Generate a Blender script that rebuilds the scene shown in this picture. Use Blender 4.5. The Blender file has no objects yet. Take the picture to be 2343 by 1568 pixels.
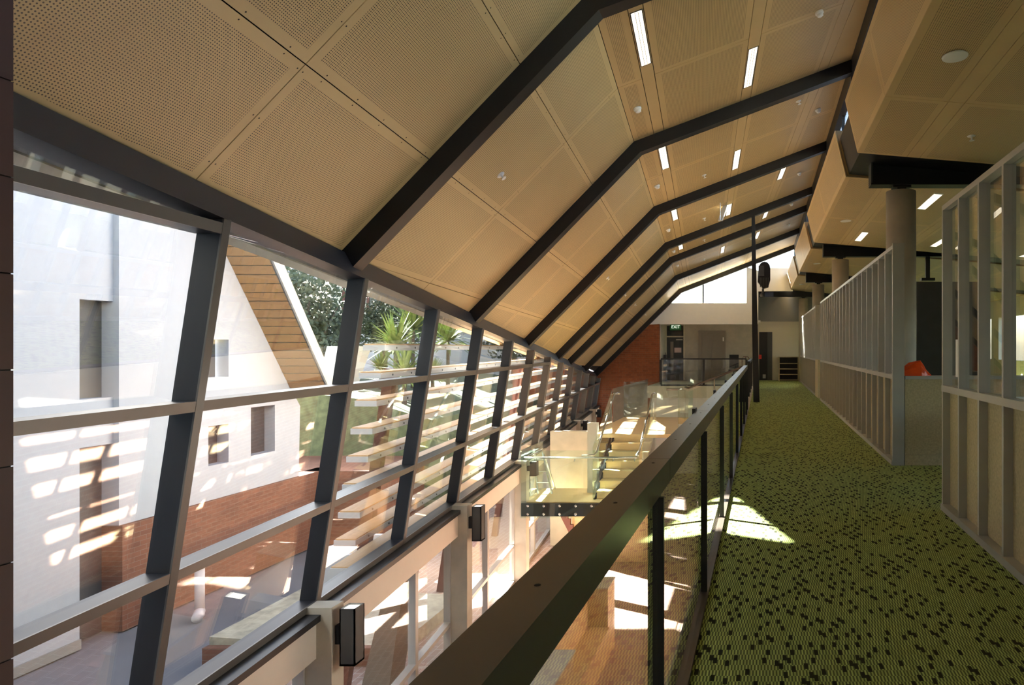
import bpy, math, random
from mathutils import Vector
random.seed(7)
sc = bpy.context.scene
COL = sc.collection
V = Vector

# ------------------------------------------------------------------ camera, sky, sun, exposure
EYE = 1.45
cam_d = bpy.data.cameras.new('camera'); cam = bpy.data.objects.new('camera', cam_d); COL.objects.link(cam)
cam.location = (0, 0, EYE); cam.rotation_euler = (math.pi / 2, 0, 0)
cam_d.sensor_width = 36.0; cam_d.lens = 24.0
cam_d.shift_x = (1171.5 - 1744) / 2343.0; cam_d.shift_y = (796 - 784) / 2343.0
cam_d.clip_start = 0.05; cam_d.clip_end = 400
sc.camera = cam

SUN_DIR = V((2.3, -1.22, -1.0)).normalized()
w = bpy.data.worlds.new('sky'); sc.world = w; w.use_nodes = True
wn = w.node_tree.nodes; wl = w.node_tree.links
bg = wn['Background']
skyt = wn.new('ShaderNodeTexSky'); skyt.sky_type = 'NISHITA'; skyt.sun_disc = False
skyt.sun_elevation = math.radians(24); skyt.sun_rotation = math.atan2(-SUN_DIR.x, -SUN_DIR.y)
skyt.air_density = 1.0; skyt.dust_density = 2.0; skyt.ozone_density = 1.0
wl.new(skyt.outputs[0], bg.inputs[0]); bg.inputs[1].default_value = 0.34
sd = bpy.data.lights.new('sun', 'SUN'); sd.energy = 62.0; sd.angle = math.radians(0.53); sd.color = (1.0, 0.955, 0.88)
so = bpy.data.objects.new('sun', sd); COL.objects.link(so)
so.rotation_euler = SUN_DIR.to_track_quat('-Z', 'Y').to_euler(); so.location = (-40, 20, 30)
vs = sc.view_settings
vs.view_transform = 'Standard'; vs.look = 'None'; vs.gamma = 1.0; vs.use_curve_mapping = False
vs.exposure = 1.8
try:
    sc.cycles.transparent_max_bounces = 24; sc.cycles.max_bounces = 12; sc.cycles.diffuse_bounces = 6
    sc.cycles.glossy_bounces = 4; sc.cycles.sample_clamp_indirect = 6.0
except Exception:
    pass

# ------------------------------------------------------------------ materials
MATS = {}
def nodes_of(name):
    m = bpy.data.materials.new(name); m.use_nodes = True; MATS[name] = m
    return m, m.node_tree.nodes, m.node_tree.links, m.node_tree.nodes['Principled BSDF']
def math_node(n, l, op, a, b=None, c=None):
    k = n.new('ShaderNodeMath'); k.operation = op
    for i, x in enumerate((a, b, c)):
        if x is None: continue
        if isinstance(x, (int, float)): k.inputs[i].default_value = x
        else: l.new(x, k.inputs[i])
    return k.outputs[0]
def mixc(n, l, f, a, b):
    k = n.new('ShaderNodeMix'); k.data_type = 'RGBA'
    for s, x in ((0, f), (6, a), (7, b)):
        if isinstance(x, (int, float)): k.inputs[s].default_value = x
        elif isinstance(x, tuple): k.inputs[s].default_value = (*x, 1)
        else: l.new(x, k.inputs[s])
    return k.outputs[2]
def plain(name, col, rough=0.6, metal=0.0, var=0.06, scale=6.0, stretch=(1, 1, 1), spec=0.5, bump=0.0):
    m, n, l, b = nodes_of(name)
    tc = n.new('ShaderNodeTexCoord'); mp = n.new('ShaderNodeMapping'); mp.inputs['Scale'].default_value = stretch
    l.new(tc.outputs['Object'], mp.inputs[0])
    nz = n.new('ShaderNodeTexNoise'); nz.inputs['Scale'].default_value = scale; nz.inputs['Detail'].default_value = 5
    l.new(mp.outputs[0], nz.inputs['Vector'])
    lo = tuple(c * (1 - var * 2) for c in col); hi = tuple(min(1, c * (1 + var * 2)) for c in col)
    l.new(mixc(n, l, nz.outputs[0], lo, hi), b.inputs['Base Color'])
    b.inputs['Roughness'].default_value = rough; b.inputs['Metallic'].default_value = metal
    b.inputs['Specular IOR Level'].default_value = spec
    if bump:
        bp = n.new('ShaderNodeBump'); bp.inputs['Strength'].default_value = bump; bp.inputs['Distance'].default_value = 0.01
        l.new(nz.outputs[0], bp.inputs['Height']); l.new(bp.outputs[0], b.inputs['Normal'])
    return m
PLY = (0.57, 0.42, 0.205)
plain('plywood', PLY, 0.42, var=0.05, scale=1.6, stretch=(1, 1, 1))
plain('plywood_edge', (0.42, 0.27, 0.12), 0.6)
def perf(name, pitch, rad):
    m, n, l, b = nodes_of(name)
    tc = n.new('ShaderNodeTexCoord'); sx = n.new('ShaderNodeSeparateXYZ'); l.new(tc.outputs['UV'], sx.inputs[0])
    fx = math_node(n, l, 'SUBTRACT', math_node(n, l, 'FRACT', math_node(n, l, 'DIVIDE', sx.outputs[0], pitch)), 0.5)
    fy = math_node(n, l, 'SUBTRACT', math_node(n, l, 'FRACT', math_node(n, l, 'DIVIDE', sx.outputs[1], pitch)), 0.5)
    d = math_node(n, l, 'SQRT', math_node(n, l, 'ADD', math_node(n, l, 'MULTIPLY', fx, fx), math_node(n, l, 'MULTIPLY', fy, fy)))
    h = math_node(n, l, 'LESS_THAN', d, rad / pitch)
    nz = n.new('ShaderNodeTexNoise'); nz.inputs['Scale'].default_value = 1.6; nz.inputs['Detail'].default_value = 5
    l.new(tc.outputs['Object'], nz.inputs['Vector'])
    base = mixc(n, l, nz.outputs[0], tuple(c * 0.9 for c in PLY), tuple(c * 1.1 for c in PLY))
    l.new(mixc(n, l, h, base, (0.03, 0.018, 0.008)), b.inputs['Base Color'])
    b.inputs['Roughness'].default_value = 0.42
    return m
perf('plywood_perforated', 0.017, 0.0042)
plain('dark_void', (0.02, 0.016, 0.012), 0.9)
plain('black_steel', (0.012, 0.012, 0.014), 0.42, var=0.1, spec=0.4)
plain('bronze_steel', (0.080, 0.062, 0.050), 0.34, metal=0.0, var=0.06, spec=0.5)
plain('frame_metal', (0.009, 0.009, 0.012), 0.4, metal=0.0, var=0.04)
plain('frame_blue', (0.03, 0.034, 0.045), 0.4, metal=0.1, var=0.04)
plain('frame_cap', (0.12, 0.108, 0.098), 0.4, metal=0.2, var=0.04)
plain('aluminium', (0.44, 0.42, 0.39), 0.4, metal=0.15, var=0.04)
plain('stainless', (0.62, 0.62, 0.60), 0.25, metal=0.9, var=0.03)
plain('concrete_backlit', (0.15, 0.13, 0.10), 0.8, var=0.1, scale=3.5)  # darkened copy of the concrete, backlit shade put into its colour
plain('concrete', (0.46, 0.42, 0.345), 0.75, var=0.13, scale=3.5, bump=0.15)
plain('concrete_light', (0.50, 0.46, 0.38), 0.75, var=0.09, scale=3.0, bump=0.1)
plain('concrete_ground', (0.13, 0.125, 0.135), 0.85, var=0.1, scale=1.2)
plain('cream_paint', (0.72, 0.65, 0.56), 0.6, var=0.015)
plain('white_paint', (0.80, 0.78, 0.74), 0.65, var=0.02)
plain('white_render_shaded', (0.345, 0.36, 0.385), 0.85, var=0.03, scale=9, bump=0.2)  # neutral white greyed and blued, outdoor shade put into its colour
plain('wall_cream', (0.60, 0.55, 0.42), 0.7, var=0.02)
plain('grey_paint', (0.22, 0.215, 0.20), 0.7, var=0.02)
plain('charcoal', (0.055, 0.055, 0.055), 0.6, var=0.04)
plain('lift_metal', (0.22, 0.20, 0.17), 0.35, metal=0.5, var=0.05)
plain('pinboard', (0.075, 0.078, 0.075), 0.9, var=0.08)
plain('particle_board', (0.46, 0.37, 0.21), 0.7, var=0.2, scale=45)
plain('white_plastic', (0.80, 0.80, 0.78), 0.45, var=0.01)
plain('white_metal', (0.62, 0.62, 0.62), 0.4, var=0.02)
plain('orange_plastic', (0.72, 0.075, 0.012), 0.28, var=0.1)
plain('red_brown_steel', (0.12, 0.035, 0.022), 0.6, var=0.08)
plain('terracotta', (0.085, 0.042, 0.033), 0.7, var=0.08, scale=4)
plain('stair_ply', (0.60, 0.44, 0.23), 0.5, var=0.08, scale=3, stretch=(1, 6, 6))
plain('louvre_timber', (0.62, 0.37, 0.16), 0.6, var=0.12, scale=4, stretch=(8, 0.6, 8))
plain('cladding_timber', (0.27, 0.15, 0.062), 0.6, var=0.16, scale=3, stretch=(4, 0.7, 10))
plain('joinery_ply', (0.62, 0.44, 0.24), 0.5, var=0.05, scale=3)
plain('joinery_top', (0.55, 0.50, 0.42), 0.5, var=0.05, scale=8)
plain('paper', (0.82, 0.82, 0.80), 0.8, var=0.0)
plain('pink_paper', (0.62, 0.45, 0.42), 0.8, var=0.02)
plain('red_sign', (0.6, 0.03, 0.02), 0.5)
plain('green_sign', (0.02, 0.22, 0.06), 0.5)
plain('brick_paver', (0.43, 0.285, 0.22), 0.75, var=0.16, scale=5)
plain('grout', (0.42, 0.36, 0.30), 0.9)
plain('ground_cover', (0.085, 0.10, 0.045), 0.95, var=0.5, scale=5, bump=0.9)
plain('soil', (0.36, 0.32, 0.24), 0.95, var=0.3, scale=7, bump=0.8)
plain('bark', (0.07, 0.05, 0.035), 0.9, var=0.2)
plain('leaf_dark', (0.022, 0.034, 0.014), 0.85, var=0.35, scale=3)
plain('leaf_grey', (0.06, 0.075, 0.045), 0.85, var=0.35, scale=3)
plain('leaf_yucca', (0.13, 0.17, 0.04), 0.85, var=0.3, scale=5)
plain('pvc', (0.55, 0.52, 0.52), 0.5, var=0.03)
plain('roof_sheet', (0.05, 0.052, 0.055), 0.6)
plain('slate', (0.10, 0.115, 0.14), 0.7, var=0.1)
plain('dark_glass', (0.03, 0.035, 0.04), 0.06, var=0.02, spec=0.8)
plain('blue_case', (0.03, 0.05, 0.11), 0.5)
plain('table_wood', (0.45, 0.28, 0.10), 0.5)
def bricks(name, ax, c1, c2, mortar, bw=0.24, bh=0.086, rough=0.85):
    m, n, l, b = nodes_of(name)
    tc = n.new('ShaderNodeTexCoord'); sx = n.new('ShaderNodeSeparateXYZ'); cb = n.new('ShaderNodeCombineXYZ')
    l.new(tc.outputs['Object'], sx.inputs[0]); l.new(sx.outputs[ax[0]], cb.inputs[0]); l.new(sx.outputs[ax[1]], cb.inputs[1])
    br = n.new('ShaderNodeTexBrick'); l.new(cb.outputs[0], br.inputs['Vector'])
    br.inputs['Scale'].default_value = 1.0; br.inputs['Brick Width'].default_value = bw; br.inputs['Row Height'].default_value = bh
    br.inputs['Mortar Size'].default_value = 0.005; br.inputs['Mortar Smooth'].default_value = 0.2; br.inputs['Bias'].default_value = 0.0
    br.inputs['Color1'].default_value = (*c1, 1); br.inputs['Color2'].default_value = (*c2, 1); br.inputs['Mortar'].default_value = (*mortar, 1)
    nz = n.new('ShaderNodeTexNoise'); nz.inputs['Scale'].default_value = 9; l.new(tc.outputs['Object'], nz.inputs['Vector'])
    col = mixc(n, l, 0.25, br.outputs[0], (0.3, 0.3, 0.3))
    mm = n.new('ShaderNodeMix'); mm.data_type = 'RGBA'; mm.blend_type = 'MULTIPLY'; mm.inputs[0].default_value = 0.35
    l.new(br.outputs[0], mm.inputs[6]); l.new(nz.outputs[0], mm.inputs[7])
    l.new(mm.outputs[2], b.inputs['Base Color']); b.inputs['Roughness'].default_value = rough
    bp = n.new('ShaderNodeBump'); bp.inputs['Strength'].default_value = 0.5; bp.inputs['Distance'].default_value = 0.006
    inv = math_node(n, l, 'SUBTRACT', 1.0, br.outputs[1]); l.new(inv, bp.inputs['Height']); l.new(bp.outputs[0], b.inputs['Normal'])
    return m
bricks('brick_far', (0, 2), (0.36, 0.105, 0.035), (0.27, 0.075, 0.026), (0.30, 0.16, 0.085))
bricks('brick_side', (1, 2), (0.46, 0.24, 0.15), (0.38, 0.19, 0.115), (0.55, 0.42, 0.33))
bricks('brick_out', (1, 2), (0.22, 0.085, 0.045), (0.17, 0.065, 0.035), (0.22, 0.15, 0.11))
bricks('paver_floor', (1, 0), (0.42, 0.28, 0.215), (0.36, 0.235, 0.175), (0.60, 0.54, 0.48), bw=0.236, bh=0.118)
def carpet():
    m, n, l, b = nodes_of('carpet')
    tc = n.new('ShaderNodeTexCoord'); sx = n.new('ShaderNodeSeparateXYZ'); l.new(tc.outputs['Object'], sx.inputs[0])
    X, Y = sx.outputs[0], sx.outputs[1]
    # narrow lime and dark ribs, broken every few centimetres, and scattered dark blocks
    rib = math_node(n, l, 'FLOOR', math_node(n, l, 'DIVIDE', X, 0.0075))
    row = math_node(n, l, 'FLOOR', math_node(n, l, 'DIVIDE', Y, 0.052))
    par = math_node(n, l, 'MODULO', math_node(n, l, 'ADD', math_node(n, l, 'ADD', rib, row), 40000.0), 2.0)
    colx = math_node(n, l, 'FLOOR', math_node(n, l, 'DIVIDE', X, 0.019))
    odd = math_node(n, l, 'MODULO', math_node(n, l, 'ADD', colx, 40000.0), 2.0)
    rowb = math_node(n, l, 'FLOOR', math_node(n, l, 'DIVIDE', math_node(n, l, 'ADD', Y, math_node(n, l, 'MULTIPLY', odd, 0.028)), 0.056))
    cb = n.new('ShaderNodeCombineXYZ'); l.new(colx, cb.inputs[0]); l.new(rowb, cb.inputs[1])
    wn_ = n.new('ShaderNodeTexWhiteNoise'); wn_.noise_dimensions = '2D'; l.new(cb.outputs[0], wn_.inputs['Vector'])
    blk = math_node(n, l, 'LESS_THAN', wn_.outputs[0], math_node(n, l, 'MULTIPLY', math_node(n, l, 'LESS_THAN', math_node(n, l, 'MODULO', math_node(n, l, 'ADD', math_node(n, l, 'ADD', colx, rowb), 40000.0), 3.0), 0.5), 0.40))
    cc = n.new('ShaderNodeCombineXYZ'); l.new(rib, cc.inputs[0]); l.new(row, cc.inputs[1])
    w2 = n.new('ShaderNodeTexWhiteNoise'); w2.noise_dimensions = '2D'; l.new(cc.outputs[0], w2.inputs['Vector'])
    lime = mixc(n, l, w2.outputs[0], (0.40, 0.49, 0.14), (0.58, 0.70, 0.22))
    c1 = mixc(n, l, par, (0.135, 0.168, 0.065), lime)
    c2 = mixc(n, l, blk, c1, (0.034, 0.038, 0.018))
    l.new(c2, b.inputs['Base Color']); b.inputs['Roughness'].default_value = 0.95; b.inputs['Specular IOR Level'].default_value = 0.15
carpet()
def glass(name, tint=(0.95, 0.97, 0.96), f0=0.045):
    m = bpy.data.materials.new(name); m.use_nodes = True; MATS[name] = m
    n = m.node_tree.nodes; l = m.node_tree.links; n.clear()
    out = n.new('ShaderNodeOutputMaterial'); tr = n.new('ShaderNodeBsdfTransparent'); gl = n.new('ShaderNodeBsdfGlossy')
    tr.inputs[0].default_value = (*tint, 1); gl.inputs['Roughness'].default_value = 0.0; gl.inputs[0].default_value = (1, 1, 1, 1)
    g = n.new('ShaderNodeNewGeometry'); vm = n.new('ShaderNodeVectorMath'); vm.operation = 'DOT_PRODUCT'
    l.new(g.outputs['Incoming'], vm.inputs[0]); l.new(g.outputs['Normal'], vm.inputs[1])
    c = math_node(n, l, 'ABSOLUTE', vm.outputs['Value'])
    p = math_node(n, l, 'POWER', math_node(n, l, 'SUBTRACT', 1.0, c), 5.0)
    f = math_node(n, l, 'ADD', f0, math_node(n, l, 'MULTIPLY', p, 1 - f0))
    mx = n.new('ShaderNodeMixShader'); l.new(f, mx.inputs[0]); l.new(tr.outputs[0], mx.inputs[1]); l.new(gl.outputs[0], mx.inputs[2])
    l.new(mx.outputs[0], out.inputs[0])
glass('glass', (0.975, 0.985, 0.98)); glass('glass_facade', (0.97, 0.985, 0.98), 0.10); glass('glass_green', (0.90, 0.965, 0.93), 0.05)
def emit(name, col, s):
    m, n, l, b = nodes_of(name)
    b.inputs['Base Color'].default_value = (*col, 1); b.inputs['Emission Color'].default_value = (*col, 1); b.inputs['Emission Strength'].default_value = s
emit('lamp_tube', (1.0, 0.92, 0.72), 0.6); emit('lamp_bright', (1.0, 0.90, 0.66), 4.0); emit('lamp_up', (1.0, 0.95, 0.8), 1.5)
emit('sign_text', (0.85, 1.0, 0.85), 0.3)

# ------------------------------------------------------------------ mesh helpers
class MB:
    def __init__(s): s.v = []; s.f = []; s.m = []; s.uv = {}
    def quad(s, a, b, c, d, mi=0, uv=None):
        i = len(s.v); s.v += [tuple(a), tuple(b), tuple(c), tuple(d)]
        s.f.append((i, i + 1, i + 2, i + 3)); s.m.append(mi)
        if uv: s.uv[len(s.f) - 1] = uv
        return s
    def hexa(s, p, mi=0):          # 8 corners: 0-3 lower ring, 4-7 upper ring
        i = len(s.v); s.v += [tuple(q) for q in p]
        for f in ((0, 3, 2, 1), (4, 5, 6, 7), (0, 1, 5, 4), (1, 2, 6, 5), (2, 3, 7, 6), (3, 0, 4, 7)):
            s.f.append(tuple(i + k for k in f)); s.m.append(mi)
        return s
    def box(s, x0, x1, y0, y1, z0, z1, mi=0):
        return s.hexa([(x0, y0, z0), (x1, y0, z0), (x1, y1, z0), (x0, y1, z0), (x0, y0, z1), (x1, y0, z1), (x1, y1, z1), (x0, y1, z1)], mi)
    def prism_y(s, pts, y0, y1, mi=0):   # polygon in x,z extruded along y
        i = len(s.v); n = len(pts)
        s.v += [(x, y0, z) for x, z in pts] + [(x, y1, z) for x, z in pts]
        s.f.append(tuple(range(i, i + n))); s.m.append(mi); s.f.append(tuple(range(i + 2 * n - 1, i + n - 1, -1))); s.m.append(mi)
        for k in range(n):
            k2 = (k + 1) % n; s.f.append((i + k, i + n + k, i + n + k2, i + k2)); s.m.append(mi)
        return s
    def prism_x(s, pts, x0, x1, mi=0):   # polygon in y,z extruded along x
        i = len(s.v); n = len(pts)
        s.v += [(x0, y, z) for y, z in pts] + [(x1, y, z) for y, z in pts]
        s.f.append(tuple(range(i, i + n))); s.m.append(mi); s.f.append(tuple(range(i + 2 * n - 1, i + n - 1, -1))); s.m.append(mi)
        for k in range(n):
            k2 = (k + 1) % n; s.f.append((i + k, i + n + k, i + n + k2, i + k2)); s.m.append(mi)
        return s
    def tube(s, pts, r, seg=8, mi=0, cap=True):
        pts = [V(p) for p in pts]; rings = []
        for k, p in enumerate(pts):
            d = (pts[min(k + 1, len(pts) - 1)] - pts[max(k - 1, 0)]).normalized()
            a = d.cross(V((0, 0, 1)) if abs(d.z) < 0.95 else V((1, 0, 0))).normalized(); b2 = d.cross(a)
            rr = r[k] if isinstance(r, (list, tuple)) else r
            i = len(s.v)
            for q in range(seg):
                t = 2 * math.pi * q / seg; s.v.append(tuple(p + a * (rr * math.cos(t)) + b2 * (rr * math.sin(t))))
            rings.append(i)
        for k in range(len(rings) - 1):
            for q in range(seg):
                q2 = (q + 1) % seg
                s.f.append((rings[k] + q, rings[k] + q2, rings[k + 1] + q2, rings[k + 1] + q)); s.m.append(mi)
        if cap:
            s.f.append(tuple(rings[0] + q for q in reversed(range(seg)))); s.m.append(mi)
            s.f.append(tuple(rings[-1] + q for q in range(seg))); s.m.append(mi)
        return s
    def beam(s, a, b, wd, dp, up=(0, 0, 1), mi=0):   # rectangular bar from a to b, width wd across, depth dp along up
        a = V(a); b = V(b); d = (b - a).normalized(); sd_ = d.cross(V(up)).normalized() * (wd / 2); u = sd_.cross(d).normalized() * (dp / 2)
        return s.hexa([a - sd_ - u, a + sd_ - u, b + sd_ - u, b - sd_ - u, a - sd_ + u, a + sd_ + u, b + sd_ + u, b - sd_ + u], mi)
    def mesh(s, name):
        me = bpy.data.meshes.new(name); me.from_pydata(s.v, [], s.f)
        if any(s.m):
            me.polygons.foreach_set('material_index', s.m)
        if s.uv:
            ul = me.uv_layers.new(name='UVMap')
            for fi, uvs in s.uv.items():
                for li, uvv in zip(me.polygons[fi].loop_indices, uvs): ul.data[li].uv = uvv
        me.validate(); me.update(); return me
    def build(s, name, mat, parent=None, smooth=False, **kw):
        return mesh_obj(name, s.mesh(name), mat, parent, smooth, **kw)
def mesh_obj(name, me, mat, parent=None, smooth=False, loc=None, label=None):
    mats = mat if isinstance(mat, (list, tuple)) else [mat]
    if not me.materials:
        for k in mats: me.materials.append(MATS[k])
    if smooth:
        for p in me.polygons: p.use_smooth = True
    o = bpy.data.objects.new(name, me); COL.objects.link(o)
    if loc: o.location = loc
    if parent is not None: o.parent = parent
    if label: o['label'] = label
    return o
def tag(o, label, cat, group=None, kind=None):
    o['label'] = label; o['category'] = cat
    if group: o['group'] = group
    if kind: o['kind'] = kind
    return o
def empty(name, label, cat, group=None, kind=None):
    o = bpy.data.objects.new(name, None); COL.objects.link(o); o.empty_display_size = 0.1
    return tag(o, label, cat, group, kind)
def copy_tree(o, loc, parent=None, label=None):
    c = o.copy(); COL.objects.link(c); c.location = loc
    if parent is not None: c.parent = parent
    if label: c['label'] = label
    for ch in list(o.children):
        d = ch.copy(); COL.objects.link(d); d.parent = c
        for g in ch.children:
            e = g.copy(); COL.objects.link(e); e.parent = d
    return c
def at(u, v, Y):   # the point at depth Y that stands at photo pixel u, v (setting out from measurements)
    return V(((u - 1744) / 1562.0 * Y, Y, EYE + (796 - v) / 1562.0 * Y))
ORD = ['first', 'second', 'third', 'fourth', 'fifth', 'sixth', 'seventh', 'eighth', 'ninth', 'tenth', 'eleventh', 'twelfth', 'thirteenth', 'fourteenth', 'fifteenth']

# ------------------------------------------------------------------ lines of the hall
ZL = -3.45                      # lower hall floor
def Eb(y): return V((-2.783 - 0.143 * y, y, 2.776 - 0.0865 * y))           # foot of the rafters along the eave
def Cb(y): return V((-0.953 - 0.085 * y, y, 4.745 - 0.0344 * y))           # crease
def Ub(y): return V((1.40, y, 5.61))                                       # top edge by the clerestory
RD = 0.18
def offs(y, d):
    e, c, u = Eb(y), Cb(y), Ub(y)
    a = (c - e); a.y = 0; n1 = V((-a.z, 0, a.x)).normalized()
    b = (u - c); b.y = 0; n2 = V((-b.z, 0, b.x)).normalized()
    nb = (n1 + n2).normalized(); k = d / nb.dot(n1)
    return e + n1 * d, c + nb * k, u + n2 * d
def sillx(y): return -4.169 - 0.125 * (y - 6.39)
ZS = -0.96
def gx(y, z): return sillx(y) + 0.15 * (z - ZS)                            # inner face of the leaning glazing
RAFT = [-1.8, 2.26, 6.3, 10.33, 14.37, 18.4, 20.75, 24.7, 28.7]
MULL = [2.79] + [4.37 + 2.02 * k for k in range(0, 13)]

# ------------------------------------------------------------------ walkway floor and lower floor
fl = empty('floor', 'upper walkway floor in green patterned carpet beside the black rail', 'floor', kind='structure')
MB().box(-0.315, 9.0, -2.0, 30.4, -0.012, 0.0).build('carpet', 'carpet', fl)
MB().box(-0.40, 9.0, -2.0, 30.4, -0.26, -0.0125).build('slab', 'concrete', fl)
MB().box(-4.35, -0.40, 25.9, 30.4, -0.26, 0.0).build('lobby_slab', 'concrete', fl)
MB().box(-0.415, -0.40, -2.0, 18.3, -0.26, 0.0).build('slab_edge', 'white_paint', fl)
lf = empty('floor_hall', 'lower hall floor of pinkish clay pavers far below the walkway', 'floor', kind='structure')
MB().box(-8.5, 9.0, -2.0, 30.4, ZL - 0.2, ZL - 0.004).build('paving_bed', 'paver_floor', lf)
pv = MB().box(-0.0565, 0.0565, -0.1155, 0.1155, -0.02, 0.004).mesh('paver')
n = 0
for i in range(11):
    for j in range(27):
        if n >= 297: break
        mesh_obj('paver', pv, 'brick_paver', lf, loc=(-2.75 + i * 0.118, 9.3 + j * 0.236, ZL)); n += 1

# ------------------------------------------------------------------ walls of the hall
wl_ = empty('wall_lower', 'brick wall under the walkway with a white band above it', 'wall', kind='structure')
MB().box(-0.2, 0.0, -2.0, 25.9, ZL, -0.82).build('brickwork', 'brick_side', wl_)
MB().box(-0.26, 0.0, -2.0, 25.9, -0.82, -0.26).build('band', 'white_paint', wl_)
wb = empty('wall_back', 'plain wall behind the viewpoint closing the hall', 'wall', kind='structure')
MB().box(-8.5, 9.0, -2.3, -2.0, ZL, 6.5).build('plaster', 'wall_cream', wb)
# terracotta pier at the left edge, laid in blocks
tp = empty('wall_pier', 'dark terracotta block pier at the end of the glazing', 'wall', kind='structure')
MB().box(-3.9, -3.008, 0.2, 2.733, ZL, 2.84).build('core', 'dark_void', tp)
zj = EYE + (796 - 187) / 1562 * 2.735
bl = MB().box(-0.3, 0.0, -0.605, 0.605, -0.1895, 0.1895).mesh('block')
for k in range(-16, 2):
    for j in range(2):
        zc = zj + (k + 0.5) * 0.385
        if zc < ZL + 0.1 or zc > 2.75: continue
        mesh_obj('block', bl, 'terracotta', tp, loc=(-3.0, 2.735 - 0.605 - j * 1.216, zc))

# ------------------------------------------------------------------ rafters
for i, y in enumerate(RAFT):
    r = empty('roof_rafter', f'black steel roof rafter, {ORD[i]} from the near end of the hall', 'rafter', 'roof rafters', 'structure')
    e0, c0, u0 = offs(y, 0); e1, c1, u1 = offs(y, RD + 0.06)
    fy = 0.085
    ex = (e0 - c0).normalized() * 0.12
    MB().prism_y([(e0.x + ex.x, e0.z + ex.z), (c0.x, c0.z), (c1.x, c1.z), (e1.x + ex.x, e1.z + ex.z)], y - fy, y + fy).build('lower_limb', 'black_steel', r)
    MB().prism_y([(c0.x, c0.z), (u0.x, u0.z), (u1.x, u1.z), (c1.x, c1.z)], y - fy, y + fy).build('upper_limb', 'black_steel', r)
    MB().box(1.34, 1.46, y - 0.05, y + 0.05, 4.6, 5.62).build('end_post', 'frame_blue', r)

# ------------------------------------------------------------------ ceiling panels
def low(y, d):
    e, c, u = offs(y, RD); v_ = (e - c); L = v_.length; return c + v_ * (min(d, L + 0.08) / L)
def lowlen(y):
    e, c, u = offs(y, RD); return (e - c).length + 0.07
def upp(y, dx):
    e, c, u = offs(y, RD); t = min(dx / (u.x - c.x), 1.0); return c + (u - c) * t
def upplen(y):
    e, c, u = offs(y, RD); return u.x - c.x
def panel(fn, ya, yb, da, db, parent, ins=0.068, g=0.004, holes=True, name='panel', ln=None):
    """one plywood panel between two depths and two slope distances, the border plain and the field perforated"""
    mb = MB()
    lim = (lambda y, d: min(d, ln(y))) if ln else (lambda y, d: d)
    ya += g; yb -= g; da += g; db -= g
    def P(y, d): return fn(y, lim(y, d))
    if ln and min(ln(ya), ln(yb)) < da + 0.02:
        if max(ln(ya), ln(yb)) < da + 0.06: return
    O = [P(ya, da), P(yb, da), P(yb, db), P(ya, db)]
    D = [(ya, da), (yb, da), (yb, lim(yb, db)), (ya, lim(ya, db))]
    nrm = (O[1] - O[0]).cross(O[3] - O[0])
    if nrm.length < 1e-6: nrm = (O[1] - O[0]).cross(O[2] - O[0])
    nrm.normalize()
    if nrm.z > 0: nrm = -nrm
    T = [p - nrm * 0.014 for p in O]
    wmin = min(D[2][1] - da, D[3][1] - da)
    if holes and yb - ya > 3 * ins and wmin > 3 * ins:
        I2 = [(ya + ins, da + ins), (yb - ins, da + ins), (yb - ins, D[2][1] - ins), (ya + ins, D[3][1] - ins)]
        I = []
        for (yy, dd) in I2:
            s = (yy - ya) / (yb - ya); d1 = D[3][1] + (D[2][1] - D[3][1]) * s; t = (dd - da) / max(d1 - da, 1e-6)
            I.append((O[0].lerp(O[1], s)).lerp(O[3].lerp(O[2], s), t))
        for k in range(4):
            k2 = (k + 1) % 4; mb.quad(O[k], O[k2], I[k2], I[k], 0)
        mb.quad(*I, 1, uv=I2)
    else:
        mb.quad(*O, 0)
    for k in range(4):
        k2 = (k + 1) % 4; mb.quad(O[k], T[k], T[k2], O[k2], 0)
    mb.quad(*T, 0)
    mb.build(name, ['plywood', 'plywood_perforated'], parent)
ce1 = empty('ceiling_slope', 'steep lower ceiling slope of perforated plywood panels above the glazing', 'ceiling', kind='structure')
ce2 = empty('ceiling_upper', 'upper ceiling slope of perforated plywood panels with light strips', 'ceiling', kind='structure')
rows = [0.0, 0.9, 2.1, 3.3, 4.6]
for a, b in zip(RAFT[:-1], RAFT[1:]):
    ya, yb = a + 0.08, b - 0.08; mid = (ya + yb) / 2
    segs = [(ya, mid), (mid, yb)] if yb - ya > 3 else [(ya, yb)]
    for (s0, s1) in segs:
        for d0, d1 in zip(rows[:-1], rows[1:]):
            panel(low, s0, s1, d0, d1, ce1, ln=lowlen)
        for d0, d1, h in ((0, 0.30, 1), (0.45, 1.60, 1), (1.75, 2.75, 1), (2.90, 5.2, 1)):
            panel(upp, s0, s1, d0, d1, ce2, holes=h, ln=upplen)
    for d0, d1 in ((0.30, 0.45), (1.60, 1.75), (2.75, 2.90)):
        panel(upp, ya, yb, d0, d1, ce2, holes=False, name='strip', ln=upplen)
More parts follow.
